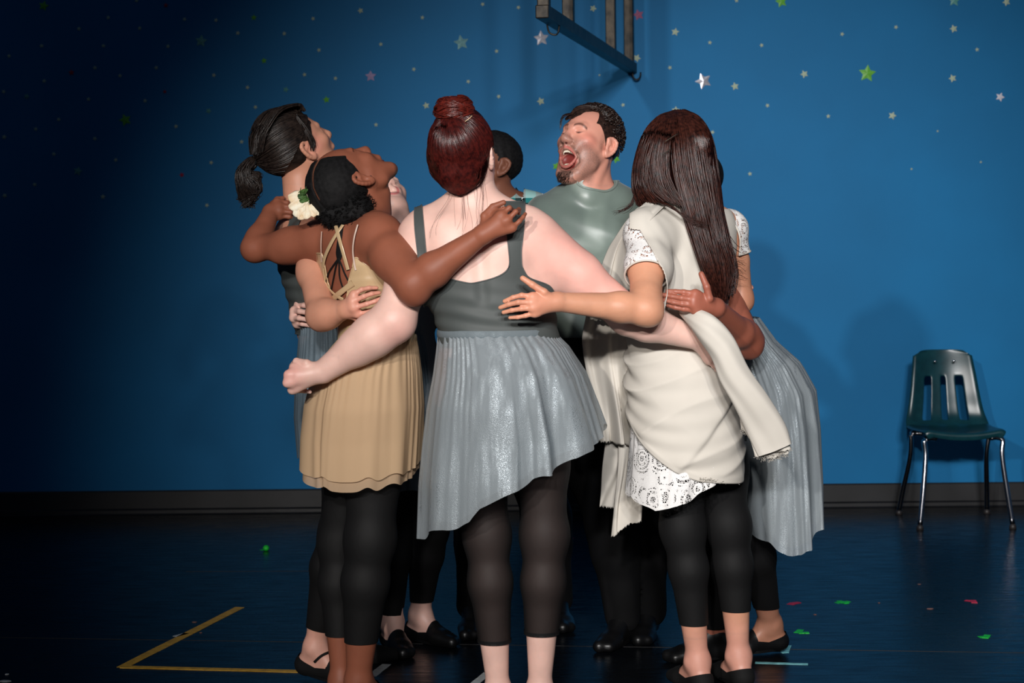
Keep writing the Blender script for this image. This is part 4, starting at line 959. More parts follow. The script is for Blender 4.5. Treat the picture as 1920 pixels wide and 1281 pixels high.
    # leggings
    leggings(p, lo+np.array((.1, 0, 0)), np.array((hi[0]-.2, hi[1], P(680, 690, Y)[2])), lambda V: V[:, 2]-P(670, 1201, Y)[2], P(680, 815, Y)[2], M_TIGHT)
    for ft, sd in ((f1, 'foot_a'), (f2, 'foot_b')): shoe(p, ft, M_SHOE, sd)
    # dress: satin bodice cut open at the back, straps, net skirt
    z0 = P(700, 640, Y)[2]
    def bod(V):
        x, y = PX(V); nz = (V[:, 1]-Y)*math.cos(yaw)-(V[:, 0]-P(690, 500, Y)[0])*math.sin(yaw)   # > 0 on the chest side
        rt = x-ci(y, [440, 500, 520, 545, 575, 600, 660], [668, 662, 655, 652, 648, 630, 580]); lf = ci(y, [440, 495, 530, 560, 590, 660], [588, 597, 603, 610, 628, 700])-x; lf = lf*0-5
        back = np.minimum(np.maximum(np.maximum(rt, lf), y-592.+.3*(x-640)), y-486-.12*(x-690))
        return np.where(nz > .078, y-475., back)
    V, T = shell(lambda q: b(q, ('hips',)), lo+np.array((.1, 0, .5)), hi-np.array((.15, 0, .2)), .005, .006, [bod, lambda V: V[:, 2]-z0+.01, lambda V: b(V.astype(np.float32), ('arm_r', 'arm_l'))-.010, lambda V: PX(V)[1]-440], lambda V: .0022*wob(V*np.array((1, 1, 2.2)), 55, 8))
    bo = p.part('satin_bodice', V, T, M_SATIN); piping(p, V, T, .0022, M_SATIN, bo)
    V, T = shell(lambda q: b(q, ('hips',)), lo+np.array((.1, 0, .5)), hi-np.array((.15, 0, .2)), .006, .004, [lambda V: V[:, 2]-z0+.0, lambda V: np.maximum(P(700, 585, Y)[2]-V[:, 2], -1), lambda V: PX(V)[0]-722.])
    p.part('black_lace_side', V, T, M_TIGHT)
    for nm, pts, w, m in (('cross_strap', [(632, 425), (640, 452), (648, 480), (655, 505)], .013, M_SATIN), ('cross_strap', [(645, 425), (628, 450), (614, 478), (609, 500)], .013, M_SATIN), ('gathered_strap', [(609, 498), (612, 520), (617, 535), (632, 552), (648, 562)], [.012, .012, .009, .010, .014], M_SATIN),
                          ('gathered_strap', [(664, 530), (645, 545), (628, 560), (612, 580)], [.02, .016, .018, .02], M_SATIN), ('clear_strap', [(674, 424), (668, 445), (665, 470), (667, 498), (669, 506)], .006, node_mat('clear_strap', lin(215, 190, 175), .3)[0]), ('clear_strap', [(607, 436), (606, 460), (607, 490)], .0035, node_mat('thin_strap', lin(200, 170, 155), .35)[0]),
                          ('black_racerback', [(640, 420), (638, 450), (637, 475), (637, 486)], [.024, .018, .026, .016], M_TIGHT)):
        V, Q = p.ribbon(pts, w, .003 if 'black' in nm else .0065); p.part(nm, V, Q, m)
    for x1, y1, x2, y2 in ((618, 512, 614, 530), (628, 520, 620, 560), (639, 520, 647, 545), (648, 512, 658, 532)):
        r_ = p.ribbon([(637, 484), ((637+x1)/2, 497), (x1, y1), (x2, y2)], .005, .004, 18); p.part('black_strap', r_[0], r_[1], M_TIGHT)
    lv = [(634, 636, 780, Y, .125), (655, 618, 784, Y, .165), (700, 588, 790, Y, .19), (760, 572, 794, Y, .20), (820, 566, 792, Y, .19), (910, 565, 788, Y, .19)]
    hem = [(0, 862), (60, 850), (120, 850), (170, 880), (200, 875), (225, 878), (255, 882), (290, 880), (330, 872)]
    skirt(p, 'skirt', lv, hem, 8, .013, 9, [M_TAN, M_TAN_IN], layers=((0, 0), (-.010, -.03)), sharp=.9)
    V, Q = skirt_band(p, (636, 640, 779, Y, .108), .014, Y); p.part('waistband', V, Q, M_SATIN)
    V, Q = join([tube1([P(742, 640, Y-.11)+np.array((0, 0, 0)), P(752, 622, Y-.125), P(758, 608, Y-.12)], [.006, .003, .006], 6, 10), tube1([P(745, 640, Y-.11), P(741, 618, Y-.12), P(747, 606, Y-.115)], [.006, .003, .005], 6, 10)]); p.part('satin_bow', V, Q, M_SATIN)
    return p
p_tan = person_tan()
# ---------------------------------------------------------------- artificial rose pinned in her hair
def rose():
    c = P(560, 383, 5.13); o = empty('artificial_rose', c, 'cream artificial rose with a green leaf pinned to the coily hair', 'flower')
    mp_, nt, bb = node_mat('cream_petal', rough=.6); mix_noise(mp_, nt, bb, lin(236, 205, 165), lin(248, 240, 215), 30, 3, .1, 200); bb.inputs['Subsurface Weight'].default_value = .1
    mk = cloth('pink_petal', lin(240, 90, 110), .6); ml, nt, bb = node_mat('rose_leaf', rough=.5); mix_noise(ml, nt, bb, lin(40, 70, 30), lin(72, 108, 48), 60, 4, .3, 250)
    def petal(x, y, ang, ln, wd, cup, mat, tilt=.5, name='petal', dy=0.0):
        nu, nv = 13, 12; u = np.linspace(-1, 1, nu)[:, None]; v = np.linspace(0, 1, nv)[None]
        wdt = wd*np.sin(np.pi*np.clip(v*.80+.12, 0, 1))**.6; X = u*wdt*(1+.03*np.sin(v*9)); Z = ln*v*(1-.10*u**2); Dp = cup*(u**2*.6+(v-.4)**2*1.2)+.0022*np.sin(u*5+v*6)
        a = math.radians(ang); q = P(x, y, 5.13)-c
        V = np.stack((q[0]+X*math.cos(a)+Z*math.sin(a)*1.0, q[1]+dy-tilt*Z*.4-Dp+0*X, q[2]-X*math.sin(a)+Z*math.cos(a)), -1).reshape(-1, 3)
        ob = add(name, mesh_np(name, V, grid_q(nu, nv)), mat, o); s = ob.modifiers.new('t', 'SOLIDIFY'); s.thickness = .0007
    petal(580, 372, -35, .032, .018, -.004, mk, .1, dy=.02); petal(572, 372, -60, .03, .014, -.004, mk, .1, dy=.018)
    for a in ((579, 378, 285, .062, .026, -.012, mp_, .2), (580, 382, 262, .06, .024, -.010, mp_, .35), (578, 386, 238, .050, .026, -.012, mp_, .45), (576, 386, 212, .046, .022, -.010, mp_, .5),
              (578, 384, 190, .042, .020, -.008, mp_, .6), (583, 383, 165, .038, .018, -.010, mp_, .5), (584, 382, 148, .040, .013, -.008, mp_, .3), (577, 379, 255, .030, .020, -.014, mp_, .8), (576, 384, 225, .028, .018, -.012, mp_, .9)): petal(*a)
    petal(575, 374, -62, .028, .012, -.003, ml, .7, 'leaf'); petal(580, 375, -95, .028, .010, -.003, ml, .9, 'leaf'); petal(560, 366, 60, .032, .009, -.003, ml, .9, 'leaf')
    V, Q = join([tube1([P(563, 362, 5.1)-c, P(564, 352, 5.09)-c], [.0015, .001], 6), tube1([P(571, 361, 5.1)-c, P(574, 350, 5.09)-c], [.0015, .0008], 6)]); add('stem', mesh_np('stem', V, Q), ml, o)
rose()
# ---------------------------------------------------------------- ponytailed woman at the far left
def person_pony():
    Y = 5.55; p = Person(P(600, 1280, Y), 'person with a dark ponytail and grey leotard at the left end of the circle'); b = p.b; yaw = 1.15
    secs = [(P(655, 880, Y), .08, .08), (P(650, 840, Y), .13, .12), (P(645, 780, Y), .14, .11), (P(640, 720, Y), .14, .108), (P(628, 660, Y), .12, .095), (P(613, 610, Y), .108, .095), (P(604, 560, Y), .112, .098),
            (P(592, 510, Y), .125, .102), (P(580, 470, Y), .138, .10), (P(572, 440, Y), .145, .088), (P(568, 415, Y), .12, .07), (P(566, 400, Y), .07, .05)]
    b.add(f_torso(secs, -yaw), .03, 'hips'); b.ell(P(625, 750, Y), (.09, .09, .10), .06, 'hips')
    hc = P(557, 279, Y); R = frame((.62, .45, .62), (.55, -.84, .05)); hd = head(b, hc, R, 1.0, .02)
    b.cap(hc+R@np.array((0, -.03, -.04)), P(566, 408, Y), .050, .052, .03, 'neck')
    s, e, w = P(580, 448, Y-.15), P(603, 592, Y-.42), P(650, 580, Y-.50)
    arm(b, s, e, w, .052, .040, .026, 'arm_r', .95)
    Yh = Y-.52; kn = [P(664, 552, Yh-.005), P(662, 565, Yh-.01), P(664, 577, Yh-.01), P(671, 589, Yh)]
    fg = [[P(678, 543, Yh-.008), P(692, 540, Yh+.0), P(706, 540, Yh+.01)], [P(682, 556, Yh-.02), P(697, 551, Yh-.012), P(711, 549, Yh)],
          [P(688, 570, Yh-.022), P(703, 565, Yh-.018), P(716, 559, Yh-.01)], [P(692, 585, Yh-.012), P(702, 580, Yh-.01), P(711, 576, Yh-.005)]]
    hand(b, w, kn, fg, [P(660, 592, Yh+.02), P(672, 600, Yh+.025), P(686, 601, Yh+.03)], .025, 'hand_r', .0076, .012)
    b.cap(P(560, 430, Y+.1), P(640, 520, Y+.3), .05, .04, .03, 'arm_l'); b.cap(P(640, 520, Y+.3), P(720, 560, Y+.42), .04, .03, .03, 'arm_l'); auto_hand(b, P(722, 560, Y+.42), (1, .3, 0), (0, 1, .2), 'hand_l')
    aL, aR = P(592, 1205, 5.56), P(655, 1195, 5.75)
    leg(b, P(660, 800, Y-.05), P(638, 1000, Y-.05), aL, .085, .055, .055, .031, 'leg_a', (-.6, -.6, 0)); leg(b, P(665, 800, Y+.08), P(672, 1000, Y+.1), aR, .085, .055, .055, .031, 'leg_b', (-.6, -.6, 0))
    aL[2] = .10; f1 = foot(b, aL, (.93, -.42, 0), 'foot_a', .12); aR[2] = .087; f2 = foot(b, aR, (.8, .5, 0), 'foot_b')
    lo, hi = P(540, 1270, Y)-np.array((.05, .68, .12)), P(760, 200, Y)+np.array((.15, .62, .05))
    boxes = [(*around([hc+R@np.array((0, .03, -.01))], .125), .0026), (*around(kn+[P(716, 559, Yh), w], .03), .0024), (*around([aL, aL+np.array((.08, -.03, -.05))], .09), .0035)]
    V, Q = fine_body(b, boxes, lo, hi, .0065); q = to_head(V, hd)
    mk = np.clip(1.3-np.linalg.norm((q-np.array((.052, .068, -.012)))/np.array((.008, .013, .0018)), axis=1), 0, 1)
    finish(p, V, Q, M_SKIN, sk(206, 146, 120), [(sph(V, P(690, 570, Yh), .03, .08)*.55, sk(225, 160, 145)), (sph(V, aL, .05, .16)*.7, sk(226, 172, 156)), (sph(V, hc+R@np.array((.07, .02, -.01)), .02, .05)*.4, sk(220, 140, 125)), (mk*.9, sk(140, 40, 75))])
    def leo(V):
        x, y = PX(V); return np.maximum(y-483., np.where(y < 483, np.minimum(9-np.abs(x-ci(y, [395, 420, 450, 483], [560, 550, 538, 530])), y-398), 0))
    le = garment(p, ('hips', 'neck', 'arm_r'), lo+np.array((0, .3, .4)), hi-np.array((.2, .2, .1)), .006, .005, [leo, lambda V: V[:, 2]-P(620, 625, Y)[2], lambda V: 608.-PX(V)[0]+1e3*(PX(V)[1] > 500), lambda V: np.where(PX(V)[1] > 470, b(V.astype(np.float32), ('arm_r',))-.012, 1)], M_LEO, 'leotard', lambda V: .002*np.sin(V[:, 2]*150+2*wob(V, 10, 2)), pipe=M_PIPE)
    V, Q = p.ribbon([(534, 484), (540, 500), (543, 520)], [.03, .035, .004], .008); 
    leggings(p, lo, np.array((hi[0], hi[1], P(640, 800, Y)[2])), lambda V: V[:, 2]-(P(600, 1188, 5.5)[2]-.25*(V[:, 0]-P(600, 1188, 5.5)[0])), P(640, 800, Y)[2], M_TIGHT)
    for ft, sd in ((f1, 'foot_a'), (f2, 'foot_b')):
        so = shoe(p, ft, M_SHOEC, sd)
        if sd == 'foot_a':
            for pts in ([(590, 1241), (602, 1230), (616, 1224), (632, 1221)], [(618, 1250), (623, 1238), (630, 1226)]):
                V, Q = p.ribbon(pts, .008, .003, 20, .0012); p.part('cross_strap', V, Q, M_SHOEC, parent=so)
    lv = [(600, 562, 690, Y, .125), (640, 560, 700, Y, .16), (700, 554, 715, Y, .18), (780, 552, 720, Y, .19), (870, 560, 720, Y, .19)]
    skirt(p, 'skirt', lv, [(0, 855), (90, 850), (180, 850), (270, 852)], 7, .010, 5, [M_TULLE_B, M_TULLE_IN])
    # hair
    cap = hair_cap(p, hd, M_HAIR_PONY, .012, line=lambda q: side_line(q, .066, 0, -.085))
    H = hc; c = H+R@np.array((0, -.014, .036)); rad = np.array((.0885, .1095, .0975)); tie = P(484, 299, Y-.03); td = nrm(R.T@(tie-c)); gs = []
    for a in np.linspace(-2.75, 2.75, 44):
        st = nrm((math.sin(a)*.9, -math.cos(a)*.9+.12, [-.75+.5*abs(a), .1+.32*(abs(a)-1.7)][int(abs(a) > 1.7)] if abs(a) < 2.4 else .35)); L = on_ell(c, rad, R, slerp(st, td, 9)); L[-1] = tie; gs.append(L)
    cb = bvh_of(cap, p.base)
    V, Q = strands(gs, 1500, .002, .0022, .0012, 8, 15, .002, 5, hug=(cb, .001)); p.part('swept_strands', V, Q, M_HAIR_PONY, parent=cap)
    gs = [[c+R@np.array((x, .086, .050)), c+R@np.array((x*1.1, .078, .078)), c+R@np.array((x*1.2, .01, .104)), c+R@np.array((x, -.06, .080)), c+R@np.array((x*.6, -.105, .04))] for x in (-.05, -.02, .01, .03, .05, .06)]
    V, Q = strands(gs, 220, .003, .0022, .0012, 5, 16, .004, 5, hug=(cb, .0035)); p.part('fringe_strands', V, Q, M_HAIR_PONY, parent=cap)
    gs = [[c+R@np.array((.07, .05, .06)), c+R@np.array((.082, .045, .0)), c+R@np.array((.083, .035, -.04)), c+R@np.array((.078, .02, -.055))], [c+R@np.array((.075, .04, .05)), c+R@np.array((.085, .03, .0)), c+R@np.array((.085, .02, -.03)), c+R@np.array((.08, .01, -.05))]]
    V, Q = strands(gs, 40, .003, .0016, .0006, 6, 12, .005, 4); p.part('loose_strands', V, Q, M_HAIR_PONY, parent=cap)
    V, Q = tube1([tie+np.array((.008*math.cos(t), .016*math.sin(t), .016*math.cos(t))) for t in np.linspace(0, 6.283, 16)], .005, 6); p.part('hair_tie', V, Q, M_TIGHT)
    gs = [[tie, P(468, 296, Y-.03), P(447, 318, Y-.04), P(444, 350, Y-.04), P(455, 378, Y-.02), P(478, 384, Y-.03)], [tie, P(466, 303, Y-.05), P(456, 325, Y-.06), P(460, 352, Y-.06), P(472, 372, Y-.04), P(456, 388, Y-.04)],
          [tie, P(474, 304, Y-.04), P(466, 330, Y-.05), P(482, 345, Y-.05), P(486, 362, Y-.05), P(466, 372, Y-.04)], [tie, P(480, 308, Y-.03), P(470, 322, Y-.03), P(488, 328, Y-.04), P(478, 340, Y-.05), P(470, 334, Y-.04)], [tie, P(462, 300, Y-.02), P(450, 330, Y), P(462, 360, Y), P(474, 382, Y), P(444, 372, Y-.02)]]
    V, Q = strands(gs, 420, .0045, .0022, .0008, 3, 22, .005, 9); p.part('ponytail', V, Q, M_HAIR_PONY, parent=cap)
person_pony()
# ---------------------------------------------------------------- pale woman hidden behind the tan dress
def person_pale():
    Y = 5.98; p = Person(P(770, 1205, Y), 'person with open mouth tilted up, pale, mostly hidden behind the tan-dressed one'); b = p.b; yaw = .35
    secs = [(P(768, 850, Y), .08, .08), (P(768, 815, Y), .14, .12), (P(768, 760, Y), .165, .13), (P(762, 700, Y), .13, .11), (P(756, 640, Y), .098, .09), (P(754, 585, Y), .095, .09), (P(752, 520, Y), .125, .10), (P(752, 470, Y), .155, .105), (P(750, 440, Y), .15, .09), (P(748, 422, Y), .08, .06)]
    b.add(f_torso(secs, -yaw), .03, 'hips')
    hc = P(715, 383, Y+.05); R = frame((.22, -.42, .86), (-.93, -.3, .1)); hd = head(b, hc, R, 1.0, .03)
    b.cap(hc+R@np.array((0, -.02, -.05)), P(745, 432, Y), .052, .056, .03, 'neck'); b.cap(P(736, 385, Y-.05), P(752, 430, Y-.04), .032, .04, .04, 'neck')
    for x, t in ((690, 'arm_l'), (800, 'arm_r')): b.ell(P(x, 452, Y), (.055,)*3, .03, t)
    # right arm reaching round the ponytailed woman's waist
    arm(b, P(692, 455, Y), P(640, 560, 5.88), P(600, 606, 5.62), .05, .042, .032, 'arm_l')
    w = P(598, 604, 5.58); kn = [P(566, 570, 5.42), P(558, 582, 5.40), P(557, 596, 5.40), P(563, 608, 5.42)]
    kn = [P(560, 572, 5.48), P(552, 583, 5.46), P(551, 596, 5.46), P(557, 607, 5.48)]
    fg = [[k+np.array((.02, -.035, 0)), k+np.array((.045, -.045, -.004)), k+np.array((.07, -.045, -.006))] for k in kn]
    hand(b, w, kn, fg, [P(582, 568, 5.5), P(572, 560, 5.46), P(580, 556, 5.44)], .03, 'hand_l', .009, .015)
    arm(b, P(800, 455, Y), P(822, 580, Y+.02), P(850, 585, Y+.05), .05, .04, .028, 'arm_r'); auto_hand(b, P(852, 585, Y+.05), (1, .1, 0), (0, -1, 0), 'hand_r')
    aL, aR = P(735, 1178, 5.97), P(788, 1162, 6.08); aL[2] = .09; aR[2] = .09
    leg(b, P(742, 800, Y), P(740, 990, Y), aL, .085, .056, .052, .031, 'leg_a'); leg(b, P(792, 800, Y+.03), P(803, 990, Y+.03), aR, .088, .058, .054, .031, 'leg_b')
    f1 = foot(b, aL, (.35, -.93, 0), 'foot_a'); f2 = foot(b, aR, (.75, -.65, 0), 'foot_b')
    lo, hi = P(520, 1230, Y)-np.array((.0, .62, .06)), P(905, 300, Y)+np.array((.05, .3, .05))
    boxes = [(*around([hc+R@np.array((0, .03, -.03))], .12), .0026), (*around(kn+[w], .06), .0035), (*around([aL, aR], .11), .0035)]
    V, Q = fine_body(b, boxes, lo, hi, .007); q = to_head(V, hd)
    lips = np.clip(1.4-np.abs(np.hypot(q[:, 0], (q[:, 2]-hd['cz'])/1.1)-.027)/.005, 0, 1)*(q[:, 1] > .066)*(np.abs(q[:, 0]) < .033)*((q[:, 2] < -.05) & (q[:, 2] > -.115))
    finish(p, V, Q, M_SKIN, sk(222, 178, 164), [(lips*.7, sk(190, 60, 75))]); teeth(p, hd, M_TOOTH)
    hair_cap(p, hd, M_HAIR_DK, .012, line=lambda q: side_line(q, .06))
    garment(p, ('hips', 'neck', 'arm_l', 'arm_r'), lo+np.array((0, .3, .4)), hi-np.array((.1, .1, .1)), .007, .005, [lambda V: PX(V)[1]-np.where(np.abs(PX(V)[0]-748) < 28, 470., 425.), lambda V: b(V.astype(np.float32), ('arm_l', 'arm_r'))-.012, lambda V: V[:, 2]-P(765, 800, Y)[2]], M_LEO2, 'leotard')
    leggings(p, lo, np.array((hi[0], hi[1], P(765, 760, Y)[2])), lambda V: V[:, 2]-np.where(PX(V)[0] < 752, P(735, 1154, Y)[2], P(790, 1137, Y)[2]), P(765, 760, Y)[2], M_PANTS)
    for ft, sd in ((f1, 'foot_a'), (f2, 'foot_b')):
        so = shoe(p, ft, M_SHOE, sd); a, d, u = ft['ank'], ft['d'], ft['u']
        for sg in (-1, 1):
            s = np.cross(d, u); c = a+d*.088-u*.045; V, Q = tube1([c, c+s*sg*.014+u*.007, c+s*sg*.02-u*.001, c+s*sg*.010-u*.003, c], .0022, 5, 14); p.part('bow', V, Q, M_SHOE, parent=so)
    lv = [(614, 735, 796, Y, .13), (650, 722, 808, Y, .15), (700, 712, 818, Y, .17), (800, 705, 832, Y, .18), (930, 700, 850, Y, .18)]
    skirt(p, 'skirt', lv, [(0, 905), (90, 900), (180, 900), (270, 905)], 7, .014, 12, [M_TULLE_B, M_TULLE_IN]); V, Q = skirt_band(p, lv[0], .014, Y); p.part('waistband', V, Q, M_TULLE_IN)
person_pale()
# ---------------------------------------------------------------- man in teal plaid shirt behind the bun
def person_plaid():
    Y = 6.28; p = Person(P(955, 1175, Y), 'person with short black hair in a teal plaid shirt behind the auburn-haired one'); b = p.b; yaw = 0.0
    secs = [(P(950, 850, Y), .10, .09), (P(948, 815, Y), .16, .12), (P(945, 740, Y), .17, .12), (P(942, 660, Y), .165, .115), (P(942, 560, Y), .165, .12), (P(938, 480, Y), .19, .12), (P(940, 414, Y), .20, .10), (P(940, 392, Y), .16, .08), (P(936, 376, Y), .08, .065)]
    b.add(f_torso(secs, yaw), .03, 'hips')
    hc = P(917, 308, Y); R = frame((-.72, -.45, .42), (-.5, .85, .0)); hd = head(b, hc, R, 1.0, .02, True)
    b.cap(hc+R@np.array((0, -.03, -.05)), P(935, 395, Y), .058, .06, .03, 'neck'); b.cap(P(940, 376, Y), P(1000, 396, Y), .04, .05, .05, 'neck')
    arm(b, P(1026, 412, Y), P(1050, 560, Y-.15), P(1130, 600, Y-.25), .055, .044, .028, 'arm_r'); auto_hand(b, P(1130, 600, Y-.25), (1, 0, 0), (0, -1, 0), 'hand_r')
    arm(b, P(858, 425, Y), P(868, 560, Y-.1), P(880, 600, Y-.3), .052, .042, .028, 'arm_l'); auto_hand(b, P(880, 600, Y-.3), (.6, -.4, 0), (0, -1, 0), 'hand_l')
    aL, aR = P(885, 1130, 6.25), P(1045, 1130, 6.35); aL[2] = aR[2] = .09
    leg(b, P(912, 800, Y), P(898, 980, Y), aL, .095, .062, .058, .038, 'leg_a'); leg(b, P(985, 800, Y), P(1025, 975, Y), aR, .095, .062, .058, .038, 'leg_b')
    f1 = foot(b, aL, (-.05, -1, 0), 'foot_a', L=.27); f2 = foot(b, aR, (.15, -1, 0), 'foot_b', L=.27)
    lo, hi = P(770, 1200, Y)-np.array((0, .5, .06)), P(1150, 230, Y)+np.array((.1, .25, .05))
    boxes = [(*around([hc], .125), .003)]
    V, Q = fine_body(b, boxes, lo, hi, .0075); q = to_head(V, hd)
    beard = np.clip((-.045-q[:, 2]+.6*(q[:, 1]-.02))/.02, 0, 1)*np.clip((q[:, 1]+.03)/.02, 0, 1)*(q[:, 2] > -.13)
    finish(p, V, Q, M_SKIN_D, sk(112, 70, 54), [(beard*.8, sk(20, 14, 13))])
    hair_cap(p, hd, M_HAIR_BLK, .007, line=lambda q: side_line(q, .066, 0, -.055), noise=.0016, nscale=170)
    m, nt, bb = node_mat('teal_plaid_cloth', rough=.8); tc = N(nt, 'ShaderNodeTexCoord'); sp = N(nt, 'ShaderNodeSeparateXYZ'); nt.links.new(tc.outputs['Object'], sp.inputs[0])
    def stripes(sock, sc, lo_, ph=0):
        a = N(nt, 'ShaderNodeMath', operation='MULTIPLY_ADD'); a.inputs[1].default_value = sc; a.inputs[2].default_value = ph; nt.links.new(sock, a.inputs[0]); f = N(nt, 'ShaderNodeMath', operation='FRACT'); nt.links.new(a.outputs[0], f.inputs[0])
        g = N(nt, 'ShaderNodeMath', operation='LESS_THAN'); g.inputs[1].default_value = lo_; nt.links.new(f.outputs[0], g.inputs[0]); return g.outputs[0]
    def mixc(fac, a, c, typ='MIX'):
        mx = N(nt, 'ShaderNodeMix', data_type='RGBA', blend_type=typ)
        if hasattr(fac, 'node'): nt.links.new(fac, mx.inputs[0])
        else: mx.inputs[0].default_value = fac
        for i, v in ((6, a), (7, c)):
            if hasattr(v, 'node'): nt.links.new(v, mx.inputs[i])
            else: mx.inputs[i].default_value = v
        return mx.outputs[2]
    c1 = mixc(stripes(sp.outputs[0], 14, .5), lin(18, 40, 42), lin(20, 150, 150)); c2 = mixc(stripes(sp.outputs[2], 14, .45), lin(25, 60, 62), lin(195, 215, 212)); c = mixc(.5, c1, c2)
    c = mixc(stripes(sp.outputs[0], 14, .06, .2), c, lin(225, 230, 228)); c = mixc(stripes(sp.outputs[2], 14, .06, .3), c, lin(15, 25, 28)); nt.links.new(c, bb.inputs['Base Color'])
    garment(p, ('hips', 'neck', 'arm_l', 'arm_r'), lo+np.array((0, .1, .3)), hi-np.array((0, 0, .1)), .008, .012, [lambda V: PX(V)[1]-np.where(np.abs(PX(V)[0]-937) < 45, 380., 350.), lambda V: V[:, 2]-P(945, 740, Y)[2], lambda V: np.minimum(1075.-PX(V)[0], PX(V)[0]-810)], m, 'plaid_shirt', lambda V: .003*wob(V, 14, 3))
    for sgn, pts in ((1, [(972, 362), (995, 372), (1010, 392)]), (-1, [(905, 362), (890, 372), (880, 390)])):
        V = np.array([P(937+sgn*8, 378, Y-.07), P(937+sgn*28, 360, Y-.02), P(937+sgn*34, 368, Y-.06), P(937+sgn*44, 372, Y-.10), P(937+sgn*22, 392, Y-.11), P(937+sgn*30, 352, Y+.02), P(937+sgn*50, 378, Y-.02)])
        o = p.part('collar', V, np.array([(0, 1, 2, 4), (1, 5, 6, 2), (2, 6, 3, 4)]), m, smooth=False, solid=.002)
    leggings(p, lo, np.array((hi[0], hi[1], P(945, 740, Y)[2])), lambda V: V[:, 2]-.05, P(945, 760, Y)[2], M_PANTS, .018, 'trousers', disp=lambda V: .006*wob(V*np.array((1, 1, 1.5)), 14, 3), h=.008)
    for ft, sd in ((f1, 'foot_a'), (f2, 'foot_b')): shoe(p, ft, M_SHOE, sd, 'boot')
person_plaid()
